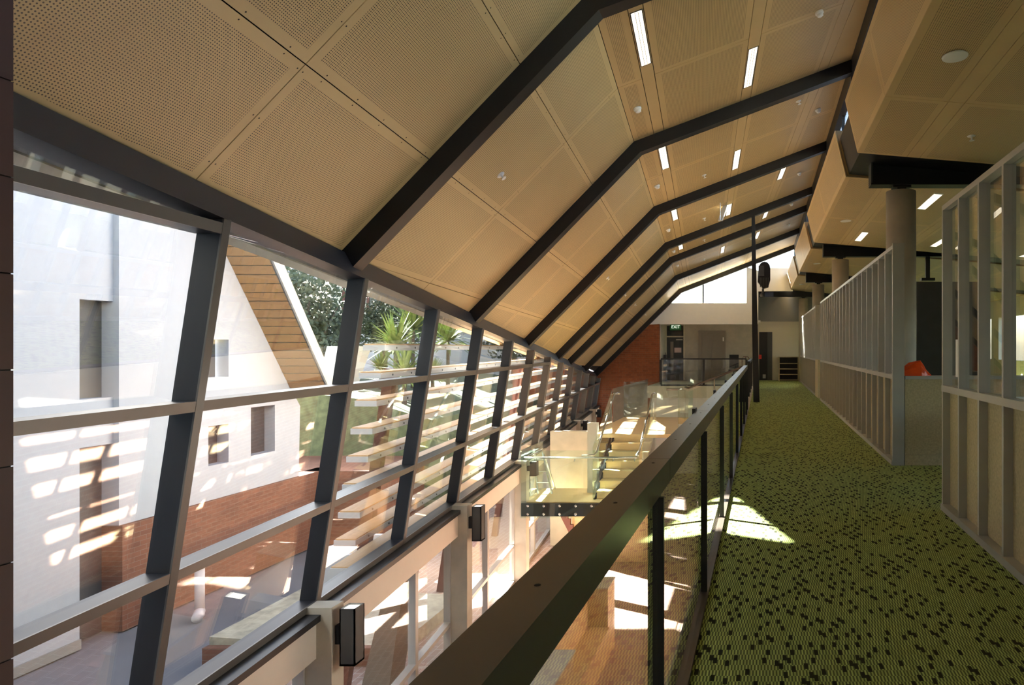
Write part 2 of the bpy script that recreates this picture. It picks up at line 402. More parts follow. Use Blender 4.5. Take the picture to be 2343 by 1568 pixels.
# screws along the near joints: small dark heads
sw = MB()
def screw(fn, y, d, nrm):
    c = fn(y, d); n_ = V(nrm).normalized(); a = n_.cross(V((0, 1, 0))).normalized() * 0.006; b2 = n_.cross(a).normalized() * 0.006; c = c + n_ * 0.0015
    i = len(sw.v); sw.v += [tuple(c + a * math.cos(t) + b2 * math.sin(t)) for t in [k * math.pi / 3 for k in range(6)]]; sw.f.append(tuple(range(i, i + 6))); sw.m.append(0)
for a, b in zip(RAFT[:4], RAFT[1:5]):
    ya, yb = a + 0.08, b - 0.08; mid = (ya + yb) / 2
    for d in (0.9, 2.1):
        y = ya + 0.15
        while y < yb:
            for o in (-0.028, 0.028): screw(low, y, d + o, (0.68, 0, -0.72))
            y += 0.4
    d = 0.15
    while d < 3.2:
        for o in (-0.028, 0.028): screw(low, mid + o, d, (0.68, 0, -0.72))
        d += 0.4
so_ = sw.build('screws', 'dark_void', ce1); so_['kind'] = 'stuff'
# dark backing above the panels and the roof sheet over everything
bk = MB(); rs = MB()
ys = [-2.0 + 31.0 * k / 16 for k in range(17)]
for a, b in zip(ys[:-1], ys[1:]):
    for d, mb in ((RD + 0.05, bk), (RD + 0.32, rs)):
        p = offs(a, d); q = offs(b, d)
        ea = p[0]; eb = q[0]
        if mb is rs:
            ea = ea + (p[0] - p[1]).normalized() * 0.45; eb = eb + (q[0] - q[1]).normalized() * 0.45
        ua = p[2] + V((0.3 if mb is rs else 0, 0, 0)); ub = q[2] + V((0.3 if mb is rs else 0, 0, 0))
        mb.quad(ea, eb, q[1], p[1]); mb.quad(p[1], q[1], ub, ua)
bk.build('backing', 'dark_void', ce2)
rf = empty('roof', 'outer roof sheeting over the hall', 'roof', kind='structure')
rs.build('sheet', 'roof_sheet', rf)
ft = MB()
for a, b in zip(ys[:-1], ys[1:]):   # gutter box outside the glazing head
    P = [Eb(a), Eb(b)]
    q = []
    for p in P: q.append([(p.x - 0.60, p.y, p.z + 0.0), (p.x - 0.78, p.y, p.z + 0.0), (p.x - 0.78, p.y, p.z + 0.24), (p.x - 0.60, p.y, p.z + 0.24)])
    ft.hexa([q[0][0], q[0][1], q[1][1], q[1][0], q[0][3], q[0][2], q[1][2], q[1][3]])
ft.build('gutter', 'concrete_light', rf)
sf = MB()
for a, b in zip(ys[:-1], ys[1:]):   # soffit between glazing head and gutter
    p, q = Eb(a), Eb(b)
    sf.quad((p.x - 0.2, p.y, p.z + 0.12), (q.x - 0.2, q.y, q.z + 0.12), (q.x - 0.62, q.y, q.z + 0.12), (p.x - 0.62, p.y, p.z + 0.12))
sf.build('soffit', 'frame_metal', rf)

# ------------------------------------------------------------------ strip lights, detectors and sprinklers in the ceiling
def bay(y):
    k = sum(1 for r in RAFT if r < y); return f'between the {ORD[k-1]} and {ORD[min(k, len(RAFT)-1)]} rafters'
def strip_light(dx, y0, y1, nm, on=False):
    a, b = upp(y0, dx), upp(y1, dx); a2, b2 = upp(y0, dx + 0.13), upp(y1, dx + 0.13)
    dn = V((0.33, 0, -0.94)) * 0.004
    t = empty('strip_light', f'recessed fluorescent strip light in the {nm} light strip {bay((y0+y1)/2)}', 'light', 'ceiling strip lights')
    fr = MB(); e = 0.012
    ax = (a2 - a).normalized() * e; ay = (b - a).normalized() * e
    o = [a + dn, b + dn, b2 + dn, a2 + dn]; i_ = [a + dn + ax + ay, b + dn + ax - ay, b2 + dn - ax - ay, a2 + dn - ax + ay]
    for k in range(4):
        k2 = (k + 1) % 4; fr.quad(o[k], o[k2], i_[k2], i_[k])
        fr.quad(o[k], o[k] - dn * 3, o[k2] - dn * 3, o[k2])
    fr.build('trim', 'charcoal', t)
    MB().quad(*[p - dn * 0.6 for p in i_]).build('diffuser', 'lamp_bright' if on else 'lamp_tube', t)
    for s in (0.35, 0.65):
        c0 = i_[0].lerp(i_[3], s) + dn; c1 = i_[1].lerp(i_[2], s) + dn
        MB().beam(c0, c1, 0.006, 0.004).build('louvre', 'white_metal', t)
for (y0, y1) in ((6.8, 8.0), (10.9, 12.1), (15.0, 16.2), (19.0, 20.1)): strip_light(0.31, y0, y1, 'crease-side')
for (y0, y1) in ((8.6, 9.8), (12.6, 13.8), (16.7, 17.9), (22.4, 23.6)): strip_light(1.61, y0, y1, 'middle', on=False)
for (y0, y1) in ((14.9, 16.1), (19.0, 20.2), (22.2, 23.4)): strip_light(2.76, y0, y1, 'clerestory-side')
# hanging bright lamp below the middle strip, its housing dropped at one end
t = empty('pendant_lamp', 'lit batten lamp hanging down at one end below the plywood ceiling', 'lamp')
pa, pb = at(1662, 462, 16.8), at(1648, 505, 16.2)
MB().beam(pa, pb, 0.10, 0.03).build('housing', 'white_metal', t)
MB().beam(pa + V((0, 0, -0.04)), pa.lerp(pb, 0.65) + V((0, 0, -0.04)), 0.09, 0.045).build('tube', 'lamp_bright', t)
MB().tube([pa, pa + V((0, 0, 0.35))], 0.006, 6).build('wire', 'stainless', t)
MB().tube([pb, pb + V((0, 0, 0.55))], 0.006, 6).build('wire', 'stainless', t)
def lathe(mb, c, axis, prof, seg=14):
    axis = V(axis).normalized(); a = axis.cross(V((0, 1, 0)) if abs(axis.y) < 0.9 else V((1, 0, 0))).normalized(); b2 = axis.cross(a); i0 = len(mb.v)
    for (r, h) in prof:
        for q in range(seg):
            t = 2 * math.pi * q / seg; mb.v.append(tuple(V(c) + axis * h + a * (r * math.cos(t)) + b2 * (r * math.sin(t))))
    for k in range(len(prof) - 1):
        for q in range(seg):
            q2 = (q + 1) % seg; mb.f.append((i0 + k * seg + q, i0 + k * seg + q2, i0 + (k + 1) * seg + q2, i0 + (k + 1) * seg + q)); mb.m.append(0)
    mb.f.append(tuple(i0 + q for q in reversed(range(seg)))); mb.m.append(0)
    mb.f.append(tuple(i0 + (len(prof) - 1) * seg + q for q in range(seg))); mb.m.append(0)
    return mb
def detector(p, ax, lab):
    t = empty('smoke_detector', lab, 'detector', 'ceiling smoke detectors'); ax = V(ax).normalized()
    lathe(MB(), p, ax, [(0.055, 0), (0.055, 0.02), (0.05, 0.03)]).build('base', 'white_plastic', t, True)
    lathe(MB(), p + ax * 0.03, ax, [(0.04, 0), (0.038, 0.025), (0.02, 0.035)]).build('sensor', 'white_plastic', t, True)
def sprinkler(p, ax, lab):
    t = empty('sprinkler', lab, 'sprinkler', 'ceiling sprinklers'); ax = V(ax).normalized()
    lathe(MB(), p, ax, [(0.05, 0), (0.045, 0.008), (0.012, 0.01), (0.010, 0.05)]).build('escutcheon', 'white_plastic', t, True)
    lathe(MB(), p + ax * 0.05, ax, [(0.03, 0), (0.03, 0.006)], 10).build('deflector', 'white_plastic', t)
UA = (0.33, 0, -0.94); LA = (0.68, 0, -0.72)
for y in (9.1, 12.9, 16.9, 19.9, 22.6):
    detector(upp(y, 0.16), UA, f'white smoke detector on the plywood close to the crease {bay(y)}')
for y, dx in ((8.3, 2.45), (12.0, 3.05), (16.2, 3.3), (19.6, 3.55), (23, 3.9)):
    detector(upp(y, dx), UA, f'white smoke detector high up near the clerestory {bay(y)}')
for y in (13.4, 17.2, 20.0, 23.4): sprinkler(upp(y, 1.05), UA, f'small white sprinkler in the middle ceiling panel {bay(y)}')
for y in (11.2, 14.9, 19.2, 22.8): sprinkler(upp(y, 2.6), UA, f'small white sprinkler beside the clerestory light strip {bay(y)}')
for y in (7.6, 16.1, 19.6, 22.6, 26.6): sprinkler(low(y, 1.75), LA, f'small white sprinkler on the steep ceiling slope {bay(y)}')

# ------------------------------------------------------------------ leaning glazed wall (window_1)
w1 = empty('window_1', 'tall leaning glazed wall with dark mullions beside the void', 'window', kind='structure')
def head(y): return Eb(y).z - 0.13
def ztop(y): # where the glazing meets the eave beam
    return head(y)
eb = MB()
ye = [2.74] + [y for y in ys if y > 3.0]
for a, b in zip(ye[:-1], ye[1:]):
    q = []
    for y in (a, b):
        e = Eb(y)
        q.append([(e.x - 0.01, y, e.z - 0.13), (e.x - 0.20, y, e.z - 0.145), (e.x - 0.20, y, e.z + 0.12), (e.x - 0.13, y, e.z + 0.085)])
    eb.hexa([q[0][0], q[0][1], q[1][1], q[1][0], q[0][3], q[0][2], q[1][2], q[1][3]])
eb.build('eave_beam', 'frame_blue', w1)
T0, T1, T2 = 2.21, 1.075, -0.02
DEP = 0.15
ye_end = 29.0
for i, y in enumerate(MULL):
    zt = ztop(y) + 0.005; mw_ = 0.03
    z0 = ZS - 0.05
    mb = MB().hexa([(gx(y, z0) - DEP, y - mw_, z0), (gx(y, z0), y - mw_, z0), (gx(y, z0), y + mw_, z0), (gx(y, z0) - DEP, y + mw_, z0),
                    (gx(y, zt) - DEP, y - mw_, zt), (gx(y, zt), y - mw_, zt), (gx(y, zt), y + mw_, zt), (gx(y, zt) - DEP, y + mw_, zt)])
    mo = mb.build('mullion', 'frame_metal', w1)
    c0 = 0.012
    MB().hexa([(gx(y, z0), y - mw_, z0), (gx(y, z0) + c0, y - mw_, z0), (gx(y, z0) + c0, y + mw_, z0), (gx(y, z0), y + mw_, z0),
               (gx(y, zt), y - mw_, zt), (gx(y, zt) + c0, y - mw_, zt), (gx(y, zt) + c0, y + mw_, zt), (gx(y, zt), y + mw_, zt)]).build('cover_strip', 'frame_cap', mo)
for z, nm in ((T0, 'transom'), (T1, 'transom'), (T2, 'transom'), (ZS + 0.02, 'sill')):
    for a, b in zip(MULL[:-1], MULL[1:]):
        if z > ztop(a) - 0.15: continue
        yb2 = b
        if z > ztop(b): yb2 = a + (b - a) * max(0.05, (ztop(a) - z) / (ztop(a) - ztop(b)))
        h = 0.034; p = []
        for zz in (z - h, z + h):
            p += [(gx(a + 0.03, zz) - DEP - 0.01, a + 0.031, zz), (gx(a + 0.03, zz) - 0.004, a + 0.031, zz), (gx(yb2, zz) - 0.004, yb2 - 0.031, zz), (gx(yb2, zz) - DEP - 0.01, yb2 - 0.031, zz)]
        to_ = MB().hexa(p).build(nm, 'frame_metal', w1); p = []
        for zz in (z - h, z + h):
            p += [(gx(a + 0.03, zz) - 0.004, a + 0.031, zz), (gx(a + 0.03, zz) + 0.01, a + 0.031, zz), (gx(yb2, zz) + 0.01, yb2 - 0.031, zz), (gx(yb2, zz) - 0.004, yb2 - 0.031, zz)]
        MB().hexa(p).build('cover_strip', 'frame_cap', to_)
GO = DEP - 0.03
levels = [ZS, T2, T1, T0, 99]
for a, b in zip(MULL[:-1], MULL[1:]):
    for z0, z1 in zip(levels[:-1], levels[1:]):
        za, zb = min(z1, ztop(a) + 0.05), min(z1, ztop(b) + 0.05)
        if za <= z0 + 0.02: continue
        zb = max(zb, z0 + 0.01)
        q = []
        for dxx in (0.0, 0.012):
            for (y, z) in ((a, z0), (b, z0), (b, zb), (a, za)):
                q.append((gx(y, z) - GO - dxx, y, z))
        MB().hexa(q).build('pane', 'glass_facade', w1)
# black lower trim, then cream spandrel below the sill
sp = empty('wall_spandrel', 'cream painted spandrel beam running below the leaning glazing', 'wall', kind='structure')
def run(dx0, dx1, z0, z1, y0=2.6, y1=29.0):
    p = []
    for zz in (z0, z1):
        p += [(sillx(y0) + dx0, y0, zz), (sillx(y0) + dx1, y0, zz), (sillx(y1) + dx1, y1, zz), (sillx(y1) + dx0, y1, zz)]
    return MB().hexa(p)
run(-0.2, 0.14, -1.03, ZS - 0.012).build('sill_trim', 'black_steel', sp)
run(-0.2, 0.10, -1.37, -1.03).build('beam_face', 'cream_paint', sp)
run(-0.23, -0.201, -1.40, -0.98).build('bounce_blocker', 'frame_blue', sp)  # added dark sheet on the unseen outer side, cuts sun bounce across the yard
# lower windows, bronze framed, between concrete columns
w2 = empty('window_2', 'ground level windows with bronze frames under the cream spandrel', 'window', kind='structure')
yy = [2.6, 6.2, 8.85] + [6.2 + 2.0 * k for k in range(2, 12)]
for y in yy:
    x = sillx(y); MB().box(x - 0.10, x - 0.0, y - 0.035, y + 0.035, ZL, -1.37).build('post', 'aluminium', w2)
run(-0.10, 0.0, ZL, ZL + 0.07).build('bottom_rail', 'aluminium', w2)
run(-0.10, 0.0, ZL + 0.75, ZL + 0.81).build('middle_rail', 'aluminium', w2)
run(-0.10, 0.0, -1.42, -1.37).build('head_rail', 'aluminium', w2)
for a, b in zip(yy[:-1], yy[1:]):
    p = []
    for zz in (ZL + 0.07, -1.42):
        p += [(sillx(a) - 0.056, a, zz), (sillx(a) - 0.046, a, zz), (sillx(b) - 0.046, b, zz), (sillx(b) - 0.056, b, zz)]
    MB().hexa(p).build('pane', 'glass', w2)
for i, y in enumerate((6.2, 10.2, 14.2, 18.2, 22.2, 26.2)):
    x = sillx(y)
    t = tag(MB().box(x - 0.02, x + 0.24, y - 0.01, y + 0.17, ZL, -0.91).build('concrete_column', 'concrete'),
            f'short square concrete column under the glazing, {ORD[i]} from the near end', 'column', 'concrete columns along the glazing', 'structure')
    hh = 0.52 if i < 2 else 0.30
    L = empty('wall_light', f'black box up-light fixed to the {ORD[i]} concrete column below the glazing', 'light', 'black column up-lights')
    bx = x + 0.24
    zt = -0.925
    s = MB(); x0, x1, y0, y1, z0, z1 = bx + 0.065, bx + 0.205, y - 0.0, y + 0.15, zt - hh, zt
    s.box(x0, x1, y0, y0 + 0.012, z0, z1).box(x0, x1, y1 - 0.012, y1, z0, z1).box(x0, x0 + 0.012, y0, y1, z0, z1).box(x1 - 0.012, x1, y0, y1, z0, z1).box(x0, x1, y0, y1, z0, z0 + 0.02)
    s.build('housing', 'charcoal' if i < 2 else 'black_steel', L)
    MB().box(x0 + 0.013, x1 - 0.013, y0 + 0.013, y1 - 0.013, z1 - 0.03, z1 - 0.012).build('lens', 'lamp_up', L)
    MB().box(bx, bx + 0.065, y + 0.04, y + 0.11, zt - hh * 0.65, zt - hh * 0.32).build('bracket', 'black_steel', L)

# ------------------------------------------------------------------ clerestory (window_3)
w3 = empty('window_3', 'narrow clerestory band between the roof edge and the plywood boxes', 'window', kind='structure')
MB().box(1.38, 1.44, -2.0, 28.8, 4.58, 4.66).build('bottom_rail', 'frame_metal', w3)
MB().box(1.345, 1.46, -2.0, 28.8, 5.52, 5.92).build('top_rail', 'black_steel', w3)
k = 0; y = -2.0
while y < 28.6:
    MB().box(1.42, 1.428, y + 0.03, y + 1.97, 4.66, 5.52).build('pane', 'glass', w3)
    MB().box(1.40, 1.45, y - 0.03, y + 0.03, 4.66, 5.52).build('post', 'frame_metal', w3); y += 2.0

# ------------------------------------------------------------------ plywood ceiling boxes on the right
BX = [(-2.0, 8.6), (9.8, 15.9), (16.9, 22.0), (23.2, 30.3)]
XA, ZA, XB, ZB = 1.04, 4.57, 1.20, 3.906
def facel(y, d): L = math.hypot(XB - XA, ZA - ZB); t = d / L; return V((XA + (XB - XA) * t, y, ZA + (ZB - ZA) * t))
def soff(y, d): return V((XB + d, y, ZB - 0.084 * d))
FL = math.hypot(XB - XA, ZA - ZB)
for i, (a, b) in enumerate(BX):
    c = empty('ceiling_box', f'plywood lined ceiling box over the right-hand rooms, {ORD[i]} from the near end', 'ceiling box', 'plywood ceiling boxes', 'structure')
    cuts = [a, 1.8, 4.2, 6.67, b] if i == 0 else [a, (a + b) / 2, b]
    for p, q in zip(cuts[:-1], cuts[1:]):
        panel(facel, p, q, 0.0, FL, c, holes=True, g=0.003)
        for d0, d1, h in ((0, 0.62, 1), (0.62, 0.78, 0), (0.78, 2.0, 1), (2.0, 2.15, 0), (2.15, 3.5, 1), (3.5, 5.2, 1), (5.2, 7.7, 1)):
            panel(soff, p, q, d0, d1, c, holes=bool(h), g=0.003, name='panel' if h else 'strip')
    MB().prism_y([(XA + 0.02, ZA), (XB + 0.02, ZB + 0.02), (9.0, ZB - 0.65), (9.0, ZA)], a + 0.006, b - 0.006).build('core', 'plywood_edge', c)
rr = empty('roof_flat', 'flat roof over the right-hand rooms', 'roof', kind='structure')
MB().box(1.37, 9.2, -2.0, 30.4, 4.575, 4.68).build('slab', 'roof_sheet', rr)
# round columns with steel beams over them
for i, y in enumerate((9.2, 16.35, 22.75, 29.2)):
    cx = 1.87 if i < 3 else 1.76
    t = empty('round_column', f'round concrete column rising behind the partitions, {ORD[i]} from the near end', 'column', 'round concrete columns', 'structure')
    mb = MB(); mb.tube([(cx, y, 0), (cx, y, 3.55)], 0.2, 32); mb.build('shaft', 'concrete', t, True)
    MB().box(cx - 0.06, cx + 0.06, y - 0.06, y + 0.06, 3.55, 3.66).build('bearing', 'black_steel', t)
    MB().box(cx - 0.12, cx + 0.12, y - 0.08, y + 0.08, 3.60, 3.625).build('cap_plate', 'black_steel', t)
    g = empty('steel_beam', f'black steel beam over the {ORD[i]} round column', 'beam', 'black ceiling beams', 'structure')
    xl = 1.45 if i < 3 else -0.15
    MB().box(xl, 9.0, y - 0.02, y + 0.02, 3.64, 3.93).build('web', 'black_steel', g)
    MB().box(xl, 9.0, y - 0.11, y + 0.11, 3.625, 3.645).build('flange', 'black_steel', g)
    MB().box(xl, xl + 0.02, y - 0.11, y + 0.11, 3.645, 3.93).build('end_plate', 'charcoal', g)
    if i < 3:
        ga, gb = BX[i][1], BX[i + 1][0]
        MB().prism_y([(XA + 0.075, ZA - 0.12), (XB + 0.045, ZB + 0.03), (9.0, ZB - 0.62), (9.0, ZB - 0.3), (XB + 0.34, ZB + 0.3), (XA + 0.32, ZA - 0.12)], ga + 0.02, gb - 0.02).build('cranked_haunch', 'black_steel', g)
# soffit fittings
t = empty('ceiling_speaker', 'round white ceiling speaker in the near plywood soffit', 'speaker')
lathe(MB(), soff(5.66, 0.405), (0.08, 0, -1), [(0.115, 0), (0.112, 0.012), (0.10, 0.016)], 24).build('grille', 'white_plastic', t, True)
for y, d, nm in ((13.0, 0.40, 'second'), (19.6, 0.38, 'third'), (26.0, 0.32, 'fourth')):
    t = empty('ceiling_speaker', f'round white ceiling speaker in the soffit of the {nm} plywood box', 'speaker', 'round soffit speakers')
    lathe(MB(), soff(y, d), (0.08, 0, -1), [(0.115, 0), (0.112, 0.012), (0.10, 0.016)], 20).build('grille', 'white_plastic', t, True)
sprinkler(soff(7.6, 1.13), (0.08, 0, -1), 'small white sprinkler in the near plywood soffit')
k = 0
for (y0, d, nm) in ((10.3, 1.40, 'right of the first round column'), (14.0, 0.85, 'left of the first round column'), (13.9, 2.5, 'further into the right-hand room'), (14.3, 4.6, 'deepest in the right-hand room'), (18.2, 2.2, 'behind the second round column')):
    t = empty('soffit_light', f'fluorescent strip light in the plywood soffit, {nm}', 'light', 'soffit strip lights')
    p = [soff(y0, d), soff(y0 + 1.2, d), soff(y0 + 1.2, d + 0.14), soff(y0, d + 0.14)]
    dn = V((0, 0, -0.006))
    MB().hexa([q + dn for q in p] + [q + V((0, 0, 0.003)) for q in p]).build('trim', 'white_metal', t)
    cc = sum(p, V()) / 4
    MB().quad(*[cc + (q - cc) * 0.9 + dn * 1.4 for q in p]).build('diffuser', 'lamp_tube', t)

# ------------------------------------------------------------------ glazed partitions along the walkway
XP = 1.61
def partition(y0, y1, n, label, top=2.72):
    t = empty('glazed_partition', label, 'partition', 'walkway partitions', 'structure')
    sp_ = (y1 - y0) / n; wS, dS = 0.035, 0.085
    MB().box(XP, XP + dS, y0, y1, top - 0.045, top).build('top_rail', 'aluminium', t)
    MB().box(XP - 0.004, XP + dS, y0, y1, 1.06, 1.115).build('middle_rail', 'aluminium', t)
    MB().box(XP - 0.012, XP + dS + 0.02, y0, y1, 0.0, 0.055).build('base_rail', 'aluminium', t)
    up = MB().box(0, dS, -wS / 2, wS / 2, 1.115, top - 0.045).mesh('stud')
    lo = MB().box(0, dS, -wS / 2, wS / 2, 0.055, 1.06).mesh('stud')
    gl = MB().box(dS - 0.03, dS - 0.022, wS / 2, sp_ - wS / 2, 1.115, top - 0.045).mesh('pane')
    pn = MB().box(dS - 0.02, dS - 0.006, wS / 2, sp_ - wS / 2, 0.055, 1.06).mesh('lower_panel')
    bd = MB().box(dS - 0.022, dS - 0.001, wS / 2, wS / 2 + 0.03, 1.115, top - 0.045).mesh('gasket')
    for k in range(n + 1):
        y = y0 + k * sp_
        y = min(max(y, y0 + wS / 2), y1 - wS / 2)
        mesh_obj('stud', up, 'aluminium', t, loc=(XP, y, 0)); mesh_obj('stud', lo, 'aluminium', t, loc=(XP, y, 0))
        if k < n:
            y = y0 + k * sp_
            mesh_obj('pane', gl, 'glass', t, loc=(XP, y, 0)); mesh_obj('lower_panel', pn, 'particle_board', t, loc=(XP, y, 0)); mesh_obj('gasket', bd, 'charcoal', t, loc=(XP, y, 0))
    return t
partition(-1.1, 6.12, 14, 'aluminium framed glazed partition nearest the viewer on the right of the walkway')
p2 = partition(8.43, 18.95, 20, 'long aluminium framed glazed partition beside the first round column')
MB().box(XP - 0.005, XP + 0.14, 8.40, 8.43, 0.0, 2.74).build('end_post', 'aluminium', p2)
p3 = partition(20.7, 29.8, 18, 'aluminium framed glazed partition at the far end of the walkway')
MB().box(XP - 0.005, XP + 0.14, 20.67, 20.70, 0.0, 2.74).build('end_post', 'aluminium', p3)
ct = empty('low_wall', 'waist-high particle board wall topped by the orange bag', 'low wall')
MB().box(1.76, 5.4, 8.42, 8.56, 0.13, 1.06).build('board', 'particle_board', ct)
MB().box(1.76, 5.4, 8.41, 8.56, 0.0, 0.127).build('kickboard', 'particle_board', ct)
MB().box(1.76, 5.4, 8.39, 8.72, 1.062, 1.10).build('top', 'aluminium', ct)
ct = empty('low_wall', 'narrow particle board return between the two far partitions', 'low wall')
MB().box(1.60, 1.80, 19.6, 20.6, 0.12, 1.10).build('board', 'particle_board', ct)
MB().box(1.60, 1.80, 19.6, 20.6, 0.0, 0.117).build('kickboard', 'particle_board', ct)
# orange plastic bag
bag = MB(); random.seed(3)
prof = [(0.0, 0.03), (0.06, 0.10), (0.13, 0.145), (0.20, 0.165), (0.27, 0.19), (0.31, 0.15), (0.35, 0.07), (0.40, 0.02)]
nu, nvv = len(prof), 16
for i, (xx, hh) in enumerate(prof):
    for j in range(nvv):
        a = math.pi * j / (nvv - 1); jit = 1 + random.uniform(-0.13, 0.13)
        bag.v.append((1.70 + xx, 8.55 + 0.13 * math.cos(a) * (0.55 + hh * 2.2), 1.101 + hh * math.sin(a) * jit * (1.0 if 0 < j < nvv - 1 else 0)))
for i in range(nu - 1):
    for j in range(nvv - 1):
        bag.f.append((i * nvv + j, (i + 1) * nvv + j, (i + 1) * nvv + j + 1, i * nvv + j + 1)); bag.m.append(0)
bag.f.append(tuple(range(nvv))); bag.m.append(0); bag.f.append(tuple(range(nu * nvv - 1, (nu - 1) * nvv - 1, -1))); bag.m.append(0)
bo = bag.build('plastic_bag', 'orange_plastic'); tag(bo, 'crumpled orange plastic bag lying on the low particle board wall', 'bag')

# ------------------------------------------------------------------ balustrade along the walkway
bal = empty('balustrade', 'bronze topped black balustrade with glass panels along the carpet edge', 'balustrade')
RX0, RX1, RZ0, RZ1 = -0.427, -0.339, 0.958, 1.043
js = [-1.5, 0.6, 2.51, 4.41, 6.3, 8.2, 10.1, 12.0, 13.9, 15.86]
for a, b in zip(js[:-1], js[1:]):
    MB().box(RX0, RX1, a + 0.002, b - 0.002, RZ0, RZ1).build('handrail', 'bronze_steel', bal)
for k in range(16): mesh_obj('screw', bpy.data.meshes.get('rail_screw') or lathe(MB(), V((0, 0, 0)), (0, 0, 1), [(0.006, 0), (0.005, 0.001)], 8).mesh('rail_screw'), 'dark_void', bal, loc=(-0.385, 0.55 + 0.62 * k, RZ1))
ps = [-1.3, 0.48, 2.25, 4.02, 5.79, 7.53, 9.32, 11.1, 12.85, 14.6, 15.8]
post = MB().box(-0.376, -0.324, -0.008, 0.008, -0.10, RZ0).mesh('post')
sta = MB().box(-0.353, -0.339, 0.009, 0.03, 0.0, RZ0).mesh('glazing_bead')
for y in ps:
    mesh_obj('post', post, 'black_steel', bal, loc=(0, y, 0)); mesh_obj('glazing_bead', sta, 'bronze_steel', bal, loc=(0, y, 0))
for a, b in zip(ps[:-1], ps[1:]):
    MB().box(-0.350, -0.342, a + 0.03, b - 0.012, 0.02, RZ0).build('glass_panel', 'glass', bal)
MB().box(-0.40, -0.316, -2.0, 15.9, -0.001, 0.016).build('kerb', 'bronze_steel', bal)
for y in (4.41, 6.3, 8.2, 10.1):   # small black cleats on the outer side of the rail joints
    MB().box(-0.448, -0.427, y - 0.05, y + 0.05, 0.97, 1.06).build('cleat', 'black_steel', bal)
# black post of the stair head and the unit on it
po = empty('steel_post', 'slim black steel post rising from the walkway to a rafter', 'post')
mb = MB().hexa([(-0.235, 18.2, 0), (-0.07, 18.2, 0), (-0.07, 18.36, 0), (-0.235, 18.36, 0), (-0.27, 18.2, 1.9), (-0.12, 18.2, 1.9), (-0.12, 18.36, 1.9), (-0.27, 18.36, 1.9)]); mb.build('lower_shaft', 'black_steel', po)
mb = MB().hexa([(-0.27, 18.2, 1.9), (-0.12, 18.2, 1.9), (-0.12, 18.36, 1.9), (-0.27, 18.36, 1.9), (-0.285, 18.2, 4.98), (-0.195, 18.2, 4.98), (-0.195, 18.36, 4.98), (-0.285, 18.36, 4.98)]); mb.build('upper_shaft', 'black_steel', po)
un = empty('wall_unit', 'black ribbed unit with rounded top bracketed to the slim post', 'equipment')
s = []
for k in range(9):
    a = math.pi * k / 8; s.append((0.055 + 0.15 * math.cos(a) * -1 + 0.0, 3.55 + 0.17 * math.sin(a)))
s = [(-0.12, 3.2), (0.02, 3.02), (0.16, 3.06), (0.215, 3.25)] + [(0.06 + 0.155 * math.cos(a), 3.55 + 0.18 * math.sin(a)) for a in [math.pi * k / 8 for k in range(9)]]
MB().prism_y(s, 18.05, 18.30).build('casing', 'black_steel', un)
for k in range(6): MB().box(-0.06 + k * 0.042, -0.04 + k * 0.042, 18.0, 18.05, 3.05, 3.3).build('fin', 'charcoal', un)
MB().box(-0.10, 0.05, 18.02, 18.05, 3.35, 3.62).build('cover_plate', 'charcoal', un)
sc_ = empty('security_camera', 'small camera hanging under the black ribbed unit', 'camera')
MB().tube([(0.02, 18.1, 3.02), (0.02, 18.1, 2.88)], 0.03, 10).build('stem', 'charcoal', sc_)
lathe(MB(), V((0.0, 18.1, 2.86)), (-0.3, -0.8, -0.5), [(0.05, -0.06), (0.055, 0.05), (0.03, 0.06)]).build('lens_barrel', 'charcoal', sc_, True)
MB().box(0.07, 0.30, 18.05, 18.15, 2.80, 2.92).build('motor', 'blue_case', sc_)

# ------------------------------------------------------------------ stair with landings
st = empty('staircase', 'timber stair with glass sides and black steel landings in the hall', 'staircase')
LZ = -1.76
MB().box(-5.0, -2.5, 14.2, 15.6, LZ - 0.06, LZ).build('landing', 'stair_ply', st)
MB().box(-5.0, -2.5, 14.16, 14.198, LZ - 0.29, LZ - 0.02).build('landing_fascia', 'black_steel', st)
MB().box(-5.0, -4.96, 14.2, 15.6, LZ - 0.29, LZ - 0.062).build('landing_edge', 'black_steel', st)
bolt = lathe(MB(), V((0, 0, 0)), (0, -1, 0), [(0.027, 0), (0.027, 0.016), (0.018, 0.024)], 10).mesh('bolt')
for k in range(8):
    for z in (LZ - 0.07, LZ - 0.24): mesh_obj('bolt', bolt, 'stainless', st, loc=(-4.86 + k * 0.33, 14.16, z))
tr = MB().box(-3.52, -2.6, -0.02, 0.29, -0.03, 0.0).mesh('tread'); ri = MB().box(-3.51, -2.61, 0.0, 0.02, -0.16, -0.03).mesh('riser')
for k in range(1, 8):
    y = 14.5 + 0.283 * (k - 1); z = LZ + 0.165 * k
    if k < 7: mesh_obj('tread', tr, 'stair_ply', st, loc=(0, y, z))
    mesh_obj('riser', ri, 'stair_ply', st, loc=(0, y, z))
TZ = LZ + 0.165 * 7
MB().box(-4.1, -2.0, 16.18, 20.2, TZ - 0.08, TZ).build('upper_landing', 'stair_ply', st)
for x in (-3.545, -2.575):
    MB().prism_x([(14.35, LZ - 0.05), (16.3, TZ - 0.06), (16.3, TZ - 0.32), (14.5, LZ - 0.28)], x - 0.012, x + 0.012).build('stringer', 'black_steel', st)
for k in range(4):   # short flight to the walkway
    MB().box(-2.0 + 0.4 * k, -1.6 + 0.4 * k, 18.6, 19.9, TZ + 0.15 * k - 0.02 + 0.0, TZ + 0.15 * (k + 1)).build('step', 'stair_ply', st)
MB().box(-0.42, -0.40, 18.35, 25.9, -0.26, 0.0).build('edge_plate', 'white_paint', st)
